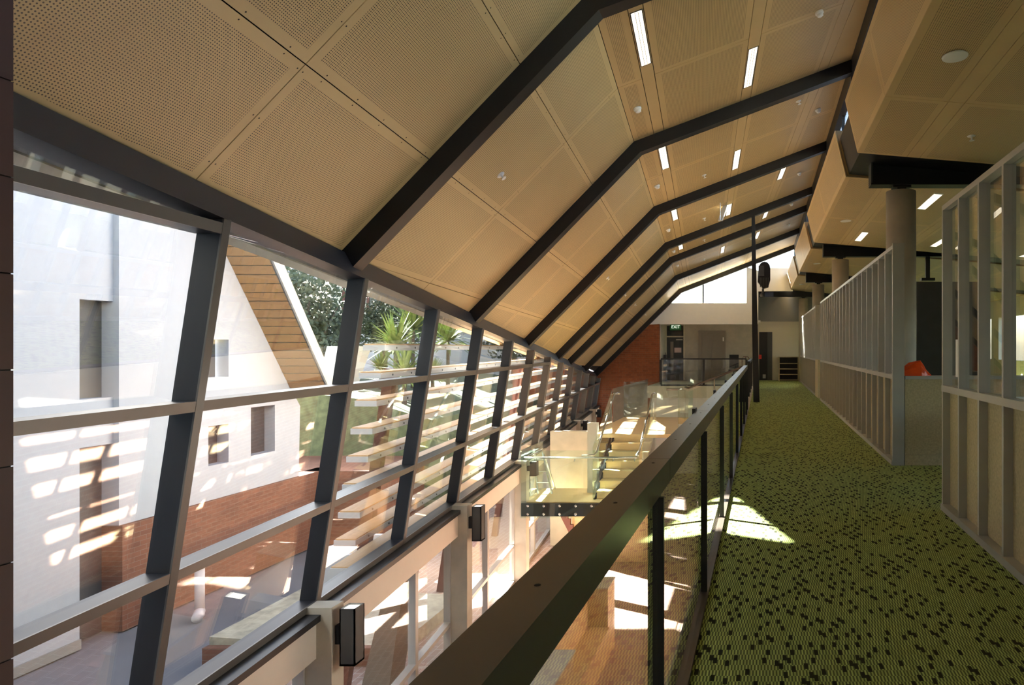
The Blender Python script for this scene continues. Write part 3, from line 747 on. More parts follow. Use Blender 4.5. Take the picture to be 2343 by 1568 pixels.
# lower flight going down to the hall
for k in range(9):
    y = 15.6 + 0.27 * k; z = LZ - 0.169 * (k + 1)
    MB().box(-4.9, -4.0, y - 0.02, y + 0.27, z - 0.03, z).build('lower_tread', 'stair_ply', st)
    MB().box(-4.9, -4.0, y + 0.25, y + 0.268, z - 0.165, z - 0.03).build('lower_riser', 'stair_ply', st)
MB().prism_x([(15.6, LZ - 0.02), (15.6, LZ - 0.3), (18.0, ZL), (18.25, ZL + 0.05)], -3.99, -3.97).build('lower_stringer', 'black_steel', st)
# plywood lining and sawtooth edge under the landing
MB().box(-4.35, -2.6, 15.62, 15.66, ZL, LZ - 0.30).build('plywood_lining', 'stair_ply', st)
pts = [(-4.75, LZ - 0.29), (-4.60, LZ - 0.29)]
xx, zz = -4.60, LZ - 0.29
for k in range(7):
    xx += 0.06; pts.append((xx, zz)); zz -= 0.13; pts.append((xx, zz))
pts += [(-4.26, zz - 0.05)]
MB().prism_y(pts, 15.5, 15.58).build('sawtooth_stringer', 'red_brown_steel', st)
# glass sides and handrails of the stair
MB().box(-5.0, -2.55, 14.14, 14.152, LZ - 0.32, LZ + 1.08).build('glass_side', 'glass_green', st)
MB().box(-5.02, -5.008, 14.2, 15.6, LZ - 0.25, LZ + 1.08).build('glass_side', 'glass_green', st)
for x in (-3.585, -2.535):
    MB().prism_x([(14.45, LZ - 0.1), (16.3, TZ - 0.25), (16.3, TZ + 1.05), (14.45, LZ + 1.1)], x - 0.006, x + 0.006).build('glass_side', 'glass_green', st)
MB().box(-2.012, -2.0, 16.3, 18.5, TZ - 0.2, TZ + 1.05).build('glass_side', 'glass_green', st)
MB().box(-4.1, -2.05, 20.2, 20.212, TZ - 0.2, TZ + 1.05).build('glass_side', 'glass_green', st)
hz = LZ + 0.92
MB().tube([(-4.95, 14.22, hz), (-3.3, 14.22, hz), (-2.6, 14.22, hz)], 0.024, 10).build('handrail', 'stainless', st, True)
for x in (-4.7, -3.9, -3.1, -2.65):
    MB().tube([(x, 14.22, hz), (x, 14.20, hz - 0.06), (x, 14.155, hz - 0.06)], 0.009, 6).build('bracket', 'stainless', st)
MB().tube([(-4.92, 14.3, hz), (-4.92, 15.5, hz)], 0.024, 10).build('handrail', 'stainless', st, True)
for x, r0 in ((-3.51, 0), (-2.61, 1)):
    p = [(x - 0.28 if r0 == 0 else x + 0.02, 14.34, LZ + 0.95), (x - 0.03, 14.36, LZ + 0.95), (x, 14.46, LZ + 1.0), (x, 16.2, TZ + 0.95), (x, 16.6, TZ + 0.95), (x, 16.75, TZ + 0.93)]
    MB().tube(p, 0.024, 10).build('handrail', 'stainless', st, True)
    for yv in (14.8, 15.6, 16.3):
        zz = LZ + 0.165 * (yv - 14.2) / 0.283 + 0.92
        MB().tube([(x, yv, zz), (x + (-0.07 if r0 == 0 else 0.07), yv, zz - 0.05)], 0.009, 6).build('bracket', 'stainless', st)
MB().tube([(-2.6, 18.55, TZ + 0.92), (-2.1, 18.55, TZ + 0.92), (-0.55, 18.55, 0.93), (-0.4, 18.55, 0.95)], 0.03, 10).build('handrail', 'bronze_steel', st, True)
MB().tube([(-2.1, 18.56, TZ + 0.9), (-2.1, 18.56, TZ)], 0.02, 8).build('baluster', 'stainless', st, True)
MB().tube([(-1.3, 18.56, TZ + 1.2), (-1.3, 18.56, TZ + 0.3)], 0.02, 8).build('baluster', 'stainless', st, True)
MB().prism_y([(-2.05, TZ + 0.05), (-0.6, 0.0), (-0.6, 0.86), (-2.05, TZ + 0.84)], 18.56, 18.572).build('glass_side', 'glass_green', st)
tag(MB().box(-3.87, -3.66, 15.1, 15.3, LZ, -0.22).build('concrete_post', 'concrete_light'), 'pale concrete post standing on the stair landing', 'post', kind='structure')
tag(MB().box(-5.25, -4.30, 16.9, 17.1, ZL, -0.62).build('wall_fin', 'concrete'), 'pale concrete fin wall beside the stair', 'wall', kind='structure')
# aluminium step ladder behind the landing glass
ld = empty('step_ladder', 'aluminium step ladder standing behind the landing glass', 'ladder')
a0, a1 = V((-4.92, 15.0, LZ)), V((-5.10, 15.25, LZ + 0.95)); b0, b1 = V((-4.62, 15.0, LZ)), V((-4.92, 15.25, LZ + 0.95))
MB().beam(a0, a1, 0.03, 0.05, (0, 1, 0)).build('rail', 'stainless', ld); MB().beam(b0, b1, 0.03, 0.05, (0, 1, 0)).build('rail', 'stainless', ld)
for k in range(1, 4):
    t_ = k / 4; MB().beam(a0.lerp(a1, t_), b0.lerp(b1, t_), 0.06, 0.02).build('step', 'stainless', ld)
MB().beam(a1 + V((0, 0.02, 0)), V((-5.1, 15.5, LZ)), 0.025, 0.03, (1, 0, 0)).build('back_leg', 'stainless', ld); MB().beam(b1 + V((0, 0.02, 0)), V((-4.7, 15.5, LZ)), 0.025, 0.03, (1, 0, 0)).build('back_leg', 'stainless', ld)

# ------------------------------------------------------------------ plywood joinery on the lower floor
jd = empty('reception_desk', 'plywood reception bench with a tall end block on the clay pavers', 'desk')
MB().box(-2.78, -2.43, 10.75, 11.25, ZL, -2.35).build('end_block', 'joinery_ply', jd)
MB().box(-2.79, -2.42, 10.74, 11.26, -2.35, -2.33).build('block_top', 'joinery_top', jd)
MB().box(-2.72, -2.42, 8.9, 10.74, ZL, -2.98).build('bench_base', 'joinery_ply', jd)
MB().box(-2.74, -2.40, 8.9, 10.74, -2.98, -2.95).build('bench_seat', 'joinery_ply', jd)
MB().box(-2.80, -2.745, 8.9, 10.74, ZL, -2.36).build('back_panel', 'joinery_ply', jd)
jd = empty('counter_block', 'grey topped plywood counter block in front of the reception bench', 'counter')
MB().box(-2.78, -2.36, 7.6, 8.55, ZL, -2.37).build('body', 'joinery_ply', jd)
MB().box(-2.80, -2.34, 7.58, 8.57, -2.37, -2.34).build('top', 'joinery_top', jd)

# ------------------------------------------------------------------ far end of the hall
YF = 28.72
bw = empty('wall_brick', 'red brick gable wall at the far end below the last rafter', 'wall', kind='structure')
e, c, u = offs(YF, 0.05)
xr = at(1508, 0, YF).x; xo0, xo1 = at(1400, 0, YF).x, at(1482, 0, YF).x; zo0, zo1 = at(0, 890, YF).z, at(0, 868, YF).z; zob = ZL
def rline(x): return e.z + (c.z - e.z) * (x - e.x) / (c.x - e.x)
m_ = MB()
for (xa, xb, za, zb, zta, ztb) in ((-10.5, e.x, ZL, ZL, e.z + 0.3, e.z + 0.1), (e.x, xo0, ZL, ZL, e.z, rline(xo0)), (xo0, xo1, zo0, zo1, rline(xo0), rline(xo1)), (xo1, xr, ZL, ZL, rline(xo1), min(rline(xr), 2.45))):
    m_.hexa([(xa, YF, za), (xb, YF, zb), (xb, YF + 0.25, zb), (xa, YF + 0.25, za), (xa, YF, zta), (xb, YF, ztb), (xb, YF + 0.25, ztb), (xa, YF + 0.25, zta)])
m_.build('brickwork', 'brick_far', bw)
MB().box(xo0 - 0.3, xo1 + 0.3, 29.9, 30.0, ZL, 0.5).build('wall_beyond', 'concrete', bw)
MB().box(xo0 - 0.4, xo1 + 0.3, 28.98, 30.0, 0.5, 0.6).build('recess_ceiling', 'concrete', bw); MB().box(xo0 - 0.4, xo0 - 0.3, 28.98, 30.0, ZL, 0.5).build('recess_side', 'concrete', bw)
# white bulkhead with the gable window above
zb0, zb1 = at(0, 742, YF).z, at(0, 693.5, YF).z
bh = empty('wall_bulkhead', 'white bulkhead beam under the gable window at the far end', 'wall', kind='structure')
xq0 = at(1500, 0, YF).x; xq1 = at(1735, 0, YF).x
MB().prism_y([(-4.6, zb0), (xq1, zb0), (xq1, zb1), (e.x + (zb1 - e.z) / (c.z - e.z) * (c.x - e.x), zb1), (e.x + (zb0 - e.z) / (c.z - e.z) * (c.x - e.x), zb0)][1:4] + [(e.x + (zb0 - e.z) / (c.z - e.z) * (c.x - e.x) + 0.02, zb0)], YF + 0.1, YF + 0.35).build('beam_face', 'white_paint', bh)
xw1 = at(1708, 0, YF).x
def uline(x): return c.z + (u.z - c.z) * (x - c.x) / (u.x - c.x)
MB().prism_y([(xw1, zb1), (xq1, zb1), (xq1, 3.3 + 1.45 - 0.05), (xw1, uline(xw1))], YF + 0.1, YF + 0.35).build('pier', 'white_paint', bh)
zt2 = at(0, 613, YF).z
MB().prism_y([(xq1, at(0, 655, YF).z - 0.2), (1.3, at(0, 655, YF).z - 0.2), (1.3, zt2), (xq1, zt2)], YF + 0.12, YF + 0.3).build('upper_panel', 'white_paint', bh)
w4 = empty('window_4', 'bright gable window under the last rafter at the far end', 'window', kind='structure')
xm = at(1608, 0, YF).x
MB().box(xm - 0.03, xm + 0.03, YF + 0.15, YF + 0.22, zb1, uline(xm)).build('mullion', 'frame_blue', w4)
MB().prism_y([(c.x - 0.9, zb1), (xm - 0.03, zb1), (xm - 0.03, uline(xm)), (c.x, c.z)], YF + 0.18, YF + 0.19).build('pane', 'glass', w4)
MB().prism_y([(xm + 0.03, zb1), (xw1, zb1), (xw1, uline(xw1)), (xm + 0.03, uline(xm))], YF + 0.18, YF + 0.19).build('pane', 'glass', w4)
MB().prism_y([(xq1, zt2), (1.2, zt2), (1.2, uline(1.2)), (xq1, uline(xq1))], YF + 0.18, YF + 0.19).build('pane', 'glass', w4)
YW = 30.4
wf = empty('wall_far', 'far end wall with concrete lift shaft and cream painted bay', 'wall', kind='structure')
xL = at(1735, 0, YW).x
MB().box(-4.6, xL, YW, YW + 0.2, -0.2, 2.6).build('concrete_face', 'concrete', wf)
MB().box(-4.75, -4.3, YF + 0.25, YW, -0.3, 2.6).build('side_return', 'wall_cream', wf)
zg = at(0, 736, YW).z
MB().box(xL, 9.0, YW, YW + 0.2, -0.2, zg).build('cream_face', 'wall_cream', wf)
MB().box(xL, 9.0, YW - 0.12, YW + 0.2, zg, 3.93).build('grey_bulkhead', 'grey_paint', wf)
MB().box(-4.6, xL + 0.1, YF + 0.36, YW + 0.2, 2.55, 2.62).build('lobby_ceiling', 'white_paint', wf)
MB().box(xL - 0.05, 1.1, YF + 0.3, YW + 0.2, 3.94, 4.02).build('passage_ceiling', 'grey_paint', wf)
MB().box(xL - 0.06, xL, YF + 0.3, YW, 2.55, 4.0).build('passage_side', 'white_paint', wf)
wd = empty('wall_under', 'pale wall below the far lobby balustrade', 'wall', kind='structure')
MB().box(-4.35, -0.42, 26.6, 26.8, ZL, -0.26).build('plaster', 'white_paint', wd)
MB().box(-4.35, -0.40, 25.87, 25.9, -0.45, 0.0).build('fascia', 'wall_cream', wd)
# doors
def far_box(u0, v0, u1, v1, Y, th, name, mat, par):
    a, b = at(u0, v0, Y), at(u1, v1, Y)
    return MB().box(min(a.x, b.x), max(a.x, b.x), Y - th, Y, min(a.z, b.z), max(a.z, b.z)).build(name, mat, par)
d1 = empty('door_1', 'dark exit door with a narrow glass slot and transom light', 'door', kind='structure')
YD = YW
ex0, ex1 = 1526, 1564
far_box(1523, 742, 1526, 872, YD, 0.06, 'jamb', 'wall_cream', d1); far_box(1564, 742, 1567, 872, YD, 0.06, 'jamb', 'wall_cream', d1)
far_box(1526, 769, 1564, 772, YD, 0.06, 'transom', 'wall_cream', d1)
far_box(1526, 746, 1564, 769, YD, 0.02, 'transom_light', 'dark_glass', d1)
far_box(1526, 772, 1564, 870, YD, 0.04, 'leaf', 'charcoal', d1)
far_box(1534, 782, 1541, 850, YD - 0.041, 0.006, 'vision_panel', 'lift_metal', d1)
far_box(1547, 776, 1562, 779, YD - 0.045, 0.03, 'door_closer', 'aluminium', d1)
far_box(1543, 796, 1559, 807, YD - 0.041, 0.004, 'notice', 'pink_paper', d1)
ex = empty('exit_sign', 'green EXIT sign over the dark door', 'sign')
far_box(1533, 742, 1559, 756, YD - 0.1, 0.06, 'case', 'green_sign', ex)
cu = bpy.data.curves.new('exit_text', 'FONT'); cu.body = 'EXIT'; cu.size = 0.19; cu.align_x = 'CENTER'; cu.align_y = 'CENTER'; cu.extrude = 0.003
tmp = bpy.data.objects.new('lettering_curve', cu); COL.objects.link(tmp); bpy.context.view_layer.update()
me_ = bpy.data.meshes.new_from_object(tmp.evaluated_get(bpy.context.evaluated_depsgraph_get())); bpy.data.objects.remove(tmp)
me_.materials.clear(); to = mesh_obj('lettering', me_, 'sign_text')
pc = at(1546, 748.5, YD - 0.165); to.location = pc; to.rotation_euler = (math.pi / 2, 0, 0); to.parent = ex
d2 = empty('door_2', 'grey two-leaf lift door in a metal surround on the concrete wall', 'door', kind='structure')
far_box(1598, 757, 1605.5, 872, YW, 0.05, 'surround', 'lift_metal', d2); far_box(1652.5, 757, 1660, 872, YW, 0.05, 'surround', 'lift_metal', d2)
far_box(1605.5, 757, 1652.5, 765, YW, 0.05, 'surround_head', 'lift_metal', d2)
far_box(1605.5, 765, 1628.8, 872, YW, 0.02, 'leaf', 'lift_metal', d2); far_box(1629.2, 765, 1652.5, 872, YW, 0.02, 'leaf', 'lift_metal', d2)
far_box(1653.5, 772, 1656.5, 781, YW - 0.051, 0.008, 'call_panel', 'white_plastic', d2)
d3 = empty('door_3', 'black door standing open in the cream wall beyond the post', 'door', kind='structure')
far_box(1737, 760, 1756, 870, YW, 0.05, 'leaf', 'black_steel', d3); far_box(1756, 760, 1767, 870, YW, 0.08, 'edge_leaf', 'charcoal', d3)
far_box(1736, 812, 1742.5, 822, YW - 0.051, 0.006, 'red_plate', 'red_sign', d3); far_box(1745, 857, 1752, 866, YW - 0.051, 0.005, 'kick_plate', 'aluminium', d3)
# lobby balustrade
lb = empty('balustrade', 'dark framed glass balustrade across the far lobby edge', 'balustrade')
xa, xb = at(1512, 0, 26).x, at(1708, 0, 26).x
MB().box(xa, xb, 25.97, 26.03, 1.0, 1.05).build('handrail', 'black_steel', lb)
MB().box(xa, xb, 25.97, 26.03, 0.0, 0.05).build('bottom_rail', 'black_steel', lb)
for k in range(3):
    x = xa + (xb - xa) * k / 2; MB().box(x - 0.04, x + 0.04, 25.97, 26.03, 0.05, 1.0).build('post', 'black_steel', lb)
    if k < 2: MB().box(x + 0.04, x + (xb - xa) / 2 - 0.04, 25.995, 26.005, 0.05, 1.0).build('glass_panel', 'glass', lb)
lb2 = empty('balustrade', 'short return of black balustrade behind the slim post', 'balustrade')
MB().box(-0.44, -0.36, 20.2, 25.9, 0.98, 1.05).build('handrail', 'black_steel', lb2)
for y in (20.2, 22.1, 24.0, 25.8): MB().box(-0.43, -0.37, y - 0.01, y + 0.01, 0.0, 0.98).build('post', 'black_steel', lb2)
for y in (20.2, 22.1, 24.0): MB().box(-0.405, -0.397, y + 0.02, y + 1.7, 0.05, 0.98).build('glass_panel', 'glass', lb2)
# shelf unit by the far wall, chair, trolley, box
sh = empty('shelf_unit', 'open plywood shelf unit against the cream far wall', 'shelf')
a, b = at(1782, 870, 29.9), at(1827, 818, 29.9)
x0, x1, z1 = a.x, b.x, b.z
MB().box(x0, x0 + 0.03, 29.7, 30.2, 0, z1).build('side', 'particle_board', sh); MB().box(x1 - 0.03, x1, 29.7, 30.2, 0, z1).build('side', 'particle_board', sh)
MB().box(x0, x1, 30.18, 30.2, 0, z1).build('back', 'charcoal', sh); MB().box(x0 - 0.03, x1, 29.68, 30.2, z1, z1 + 0.03).build('top', 'particle_board', sh)
for k in range(4): MB().box(x0 + 0.03, x1 - 0.03, 29.7, 30.18, 0.03 + k * z1 / 4.3, 0.055 + k * z1 / 4.3).build('shelf', 'particle_board', sh)
ch = empty('office_chair', 'black swivel chair beside the lift', 'chair')
cx = at(1679, 0, 29.2).x
MB().box(cx - 0.22, cx + 0.22, 29.0, 29.4, 0.44, 0.52).build('seat', 'black_steel', ch)
MB().prism_x([(29.36, 0.55), (29.46, 0.55), (29.52, 1.15), (29.42, 1.15)], cx - 0.20, cx + 0.20).build('backrest', 'black_steel', ch)
MB().tube([(cx, 29.2, 0.44), (cx, 29.2, 0.08)], 0.03, 8).build('stem', 'charcoal', ch)
for k in range(5):
    an = 2 * math.pi * k / 5; MB().beam((cx, 29.2, 0.08), (cx + 0.27 * math.cos(an), 29.2 + 0.27 * math.sin(an), 0.04), 0.04, 0.03).build('leg', 'charcoal', ch)
ty = empty('hand_trolley', 'brown tubular hand trolley leaning near the far balustrade', 'trolley')
x0, x1 = at(1698, 0, 28.6).x, at(1714, 0, 28.6).x
MB().tube([(x0, 28.6, 0.08), (x0, 28.6, 1.0), (x0 + 0.05, 28.6, 1.07), (x1 - 0.05, 28.6, 1.07), (x1, 28.6, 1.0), (x1, 28.6, 0.08)], 0.016, 8).build('frame', 'red_brown_steel', ty)
MB().tube([((x0 + x1) / 2, 28.6, 1.07), ((x0 + x1) / 2, 28.6, 0.1)], 0.012, 6).build('bar', 'red_brown_steel', ty)
MB().box(x0, x1, 28.3, 28.6, 0.06, 0.08).build('toe_plate', 'red_brown_steel', ty)
for x in (x0, x1): MB().tube([(x - 0.02, 28.66, 0.08), (x + 0.02, 28.66, 0.08)], 0.08, 14).build('wheel', 'black_steel', ty)
tb = empty('storage_crate', 'black crate standing by the brick wall edge near the exit door', 'crate')
p, q = at(1513, 812, 29.6), at(1525, 812, 29.6); p.x = max(p.x, -4.25)
MB().box(p.x, q.x, 29.4, 29.8, 0, p.z).build('body', 'black_steel', tb); MB().tube([(p.x + 0.05, 29.6, p.z), (p.x + 0.05, 29.6, p.z + 0.1)], 0.012, 6).build('handle', 'charcoal', tb); MB().tube([(q.x - 0.05, 29.6, p.z), (q.x - 0.05, 29.6, p.z + 0.1)], 0.012, 6).build('handle', 'charcoal', tb)

# ------------------------------------------------------------------ rooms behind the partitions
wr = empty('wall_right', 'outer wall of the right-hand rooms with a window band', 'wall', kind='structure')
MB().box(9.0, 9.2, -2.0, 30.4, ZL, 1.0).build('lower_wall', 'wall_cream', wr)
MB().box(9.0, 9.2, -2.0, 30.4, 2.6, 4.6).build('upper_wall', 'wall_cream', wr)
for k in range(9): MB().box(9.0, 9.2, -2.0 + k * 4.0, -1.2 + k * 4.0, 1.0, 2.6).build('pier', 'wall_cream', wr)
for k in range(8): MB().box(9.1, 9.11, -1.2 + k * 4.0, 2.0 + k * 4.0, 1.0, 2.6).build('pane', 'glass', wr)
pb = empty('pinboard_screen', 'dark grey pinboard screen standing behind the low wall', 'screen')
a, b = at(2098, 0, 12.2), at(2260, 0, 12.2)
MB().box(a.x, b.x, 12.2, 12.3, 0.12, at(0, 645, 12.2).z).build('board', 'pinboard', pb)
MB().box(a.x + 0.3, a.x + 0.36, 12.22, 12.28, 0, 0.12).build('foot', 'charcoal', pb); MB().box(b.x - 0.36, b.x - 0.3, 12.22, 12.28, 0, 0.12).build('foot', 'charcoal', pb)
hs = empty('hanging_bracket', 'black bracket hanging from the beam above the grey screen', 'bracket')
h0 = at(2122, 595, 16.35)
MB().box(h0.x - 0.05, h0.x + 0.05, 16.30, 16.40, at(0, 640, 16.35).z, 3.625).build('drop_rod', 'black_steel', hs); MB().box(h0.x - 0.16, h0.x + 0.16, 16.25, 16.45, at(0, 643, 16.35).z, at(0, 637, 16.35).z).build('plate', 'black_steel', hs)
def desk(x, y, lab):
    t = empty('work_table', lab, 'table', 'tables in the right-hand room')
    MB().box(x, x + 1.5, y, y + 0.75, 0.70, 0.73).build('top', 'table_wood', t)
    for (dx, dy) in ((0.04, 0.04), (1.42, 0.04), (0.04, 0.67), (1.42, 0.67)): MB().box(x + dx, x + dx + 0.04, y + dy, y + dy + 0.04, 0, 0.70).build('leg', 'aluminium', t)
def chair(x, y, lab):
    t = empty('plastic_chair', lab, 'chair', 'pale chairs in the right-hand room')
    MB().box(x, x + 0.42, y, y + 0.42, 0.44, 0.465).build('seat', 'white_plastic', t)
    MB().prism_x([(y + 0.40, 0.55), (y + 0.43, 0.55), (y + 0.48, 0.86), (y + 0.45, 0.86)], x + 0.02, x + 0.40).build('backrest', 'white_plastic', t)
    for (dx, dy) in ((0.03, 0.03), (0.37, 0.03), (0.03, 0.37), (0.37, 0.37)): MB().tube([(x + dx, y + dy, 0), (x + dx, y + dy, 0.44)], 0.012, 6).build('leg', 'stainless', t)
desk(2.5, 6.9, 'timber topped table just behind the near glazed partition'); desk(3.1, 5.0, 'timber topped table further right behind the near partition')
chair(2.75, 7.75, 'pale plastic chair tucked behind the nearer timber table'); chair(3.4, 7.75, 'pale plastic chair to the right of the other by the timber table')
tag(MB().box(XP + 0.05, XP + 0.053, 5.62, 5.86, 1.2, 1.52).build('paper_notice', 'paper'), 'white paper notice stuck on the near partition glass', 'notice')
tag(MB().box(4.6, 7.5, 10.2, 10.4, 0, 2.2).build('wall_low_brick', 'brick_far'), 'dull red brick wall inside the right-hand room', 'wall', kind='structure')

# ------------------------------------------------------------------ outside: sunshade louvres
ss = empty('sunshade', 'outdoor sunshade of stacked timber topped white louvre blades', 'sunshade')
Y0, Y1 = 8.42, 27.0
for k in range(9):
    zt = 1.50 - 0.345 * k
    o0 = 0.60; wd_ = 0.27
    def bx_(y, o): return gx(y, zt) - o
    ch_ = MB(); p = []
    for zz in (zt - 0.085, zt - 0.016):
        p += [(bx_(Y0, o0 + wd_), Y0, zz), (bx_(Y0, o0), Y0, zz), (bx_(Y1, o0), Y1, zz), (bx_(Y1, o0 + wd_), Y1, zz)]
    ch_.hexa(p); bl_ = ch_.build('blade', 'white_metal', ss)
    p = []
    for zz in (zt - 0.016, zt):
        p += [(bx_(Y0 + 0.02, o0 + wd_ - 0.01), Y0 + 0.02, zz), (bx_(Y0 + 0.02, o0 + 0.01), Y0 + 0.02, zz), (bx_(Y1, o0 + 0.01), Y1, zz), (bx_(Y1, o0 + wd_ - 0.01), Y1, zz)]
    MB().hexa(p).build('plank', 'louvre_timber', bl_)
    bb = MB()
    y = Y0 + 0.35
    while y < 16:
        lathe(bb, V((bx_(y, o0), y, zt - 0.05)), (1, 0.125, 0), [(0.014, 0), (0.012, 0.008)], 6); y += 0.62
    bb.build('bolts', 'charcoal', bl_)
for k in range(5):
    y = 9.7 + 4.04 * k; zt, zb = 1.15, ZL
    MB().beam((gx(y, zb) - 1.0, y, zb), (gx(y, zt) - 1.0, y, zt), 0.14, 0.12, (0, 1, 0)).build('post', 'red_brown_steel', ss)

# ------------------------------------------------------------------ outside: ground, white building, garden
gr = empty('ground', 'concrete yard outside the glazing', 'ground', kind='structure')
MB().box(-60, sillx(29) + 1.0, 29.0, 80, ZL - 0.3, ZL - 0.03).build('yard', 'concrete_ground', gr)
yp = MB(); i0 = len(yp.v)
yp.hexa([(-60, -12, ZL - 0.3), (sillx(-12) - 0.11, -12, ZL - 0.3), (sillx(29) - 0.11, 29, ZL - 0.3), (-60, 29, ZL - 0.3), (-60, -12, ZL - 0.03), (sillx(-12) - 0.11, -12, ZL - 0.03), (sillx(29) - 0.11, 29, ZL - 0.03), (-60, 29, ZL - 0.03)])
yp.build('yard', 'concrete_ground', gr)
XW = -11.1
wbld = empty('white_building', 'white rendered building with a raking gable edge across the yard', 'building')
def wall_x(pts, name, mat, par, x0=XW - 0.3, x1=XW): return MB().prism_x(pts, x0, x1).build(name, mat, par)
wall_x([(-6, ZL), (11.1, ZL), (11.1, 6.2), (-6, 6.2)], 'tall_wall', 'white_render_shaded', wbld)
wall_x([(11.0, ZL), (11.9, ZL), (11.9, 4.2), (11.0, 4.2)], 'recess_wall', 'charcoal', wbld, XW - 0.6, XW - 0.30)
wall_x([(11.1, -0.2), (11.78, -0.2), (11.78, 0.6), (11.1, 0.6)], 'recess_sill', 'white_render_shaded', wbld, XW - 0.35, XW - 0.1)
wall_x([(11.1, 2.25), (11.78, 2.25), (11.78, 4.3), (11.1, 4.3)], 'recess_head', 'white_render_shaded', wbld, XW - 0.35, XW - 0.1)
# gable part with three small windows: built around the openings
ops = [(13.7, 14.15, 0.85, 1.62), (13.68, 14.2, -0.93, -0.13), (14.82, 15.55, -0.9, 0.15)]
zp = -1.62
def gable(z): return 14.13 + (3.38 - z) * (1.87 / 2.81)
cols = [11.78, 13.68, 14.2, 14.82, 15.55]
def strip_w(a, b, z0, z1):
    wall_x([(a, z0), (b, z0), (b, z1), (a, z1)], 'wall', 'white_render_shaded', wbld)
strip_w(11.78, 12.5, zp, 4.3); strip_w(12.5, 13.05, zp, 5.0); wall_x([(13.05, zp), (13.68, zp), (13.68, 4.05), (13.05, 5.0)], 'wall', 'white_render_shaded', wbld)
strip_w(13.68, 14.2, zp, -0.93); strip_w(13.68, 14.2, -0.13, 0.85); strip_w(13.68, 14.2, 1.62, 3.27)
wall_x([(13.68, 3.27), (14.2, 3.27), (13.68, 4.05)], 'wall', 'white_render_shaded', wbld)
wall_x([(14.2, zp), (14.82, zp), (14.82, gable(14.82) * 0 + 2.34), (14.2, 3.27)], 'wall', 'white_render_shaded', wbld)
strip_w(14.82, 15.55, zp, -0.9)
wall_x([(14.82, 0.15), (15.55, 0.15), (15.55, 1.24), (14.82, 2.34)], 'wall', 'white_render_shaded', wbld)
wall_x([(15.55, zp), (16.35, zp), (16.4, 0.05), (15.55, 1.24)], 'wall', 'white_render_shaded', wbld)
for (a, b, z0, z1) in ops:
    wall_x([(a, z0), (b, z0), (b, z1), (a, z1)], 'window_pane', 'dark_glass', wbld, XW - 0.26, XW - 0.24)
wall_x([(11.78, ZL), (17.5, ZL), (17.5, zp), (11.78, zp)], 'brick_plinth', 'brick_out', wbld, XW - 0.3, XW + 0.06)
wall_x([(-6, ZL), (11.1, ZL), (11.1, ZL + 0.16), (-6, ZL + 0.16)], 'skirting', 'grey_paint', wbld, XW, XW + 0.03)
# raking slab that projects from the gable edge, its underside lined with level boards
XS = -10.25
z = 0.33
while z < 4.9:
    z1 = z + 0.160; a0, a1 = gable(z), gable(z1)
    MB().hexa([(XW - 0.05, a0, z), (XS, a0, z), (XS, a0 + 0.06, z), (XW - 0.05, a0 + 0.06, z), (XW - 0.05, a1, z1), (XS, a1, z1), (XS, a1 + 0.06, z1), (XW - 0.05, a1 + 0.06, z1)]).build('board', 'cladding_timber', wbld)
    z += 0.178
wall_x([(gable(0.33), 0.33), (gable(0.33) + 0.06, 0.33), (gable(5.0) + 0.06, 5.0), (gable(5.0), 5.0)], 'rake_trim', 'charcoal', wbld, XS, XS + 0.03)
wall_x([(gable(0.33) + 0.061, 0.33), (gable(0.33) + 0.36, 0.33), (gable(5.0) + 0.36, 5.0), (gable(5.0) + 0.061, 5.0)], 'rake_slab', 'concrete', wbld, XW - 0.3, XS + 0.03)
# raking concrete fin
tag(MB().hexa([(-15.0, 22.3, zp), (-14.2, 22.0, zp), (-14.2, 22.9, zp), (-15.0, 23.2, zp), (-14.6, 22.9, 1.5), (-13.5, 22.6, 1.5), (-13.5, 23.6, 1.5), (-14.6, 23.9, 1.5)]).build('concrete_fin', 'cream_paint'), 'cream raking concrete fin beyond the corner of the white building', 'fin', kind='structure')
MB().box(-16, -9.6, 17.0, 24.0, ZL, zp).build('terrace', 'brick_out', gr)
# pipe, planter, bench, path
pp = empty('drain_pipe', 'grey plastic drain pipe standing up from the concrete yard', 'pipe')
MB().tube([(-10.3, 12.5, ZL - 0.02), (-10.3, 12.5, ZL + 0.9)], 0.075, 14).build('riser', 'pvc', pp, True); MB().tube([(-10.3, 12.5, ZL + 0.86), (-10.3, 12.5, ZL + 0.95)], 0.088, 14).build('collar', 'pvc', pp, True)
MB().tube([(-10.3, 12.5, ZL + 0.07), (-10.1, 12.2, ZL + 0.06)], 0.085, 14).build('elbow', 'pvc', pp, True)
wbx = empty('white_bench', 'bright white box bench with a sunk timber seat outside the glazing', 'bench')
MB().box(-8.6, -7.3, 13.0, 13.1, ZL, ZL + 0.95).build('front', 'white_metal', wbx); MB().box(-8.6, -7.3, 14.4, 14.5, ZL, ZL + 0.95).build('back', 'white_metal', wbx)
MB().box(-8.6, -8.5, 13.1, 14.4, ZL, ZL + 0.95).build('side', 'white_metal', wbx); MB().box(-7.4, -7.3, 13.1, 14.4, ZL, ZL + 0.95).build('side', 'white_metal', wbx); MB().box(-8.5, -7.4, 13.1, 14.4, ZL + 0.55, ZL + 0.6).build('seat', 'louvre_timber', wbx)
tag(MB().box(-7.6, -6.6, 7.6, 8.6, ZL - 0.03, ZL + 0.55).build('concrete_block', 'concrete'), 'grey concrete plinth block on the yard outside the near glazing', 'block')
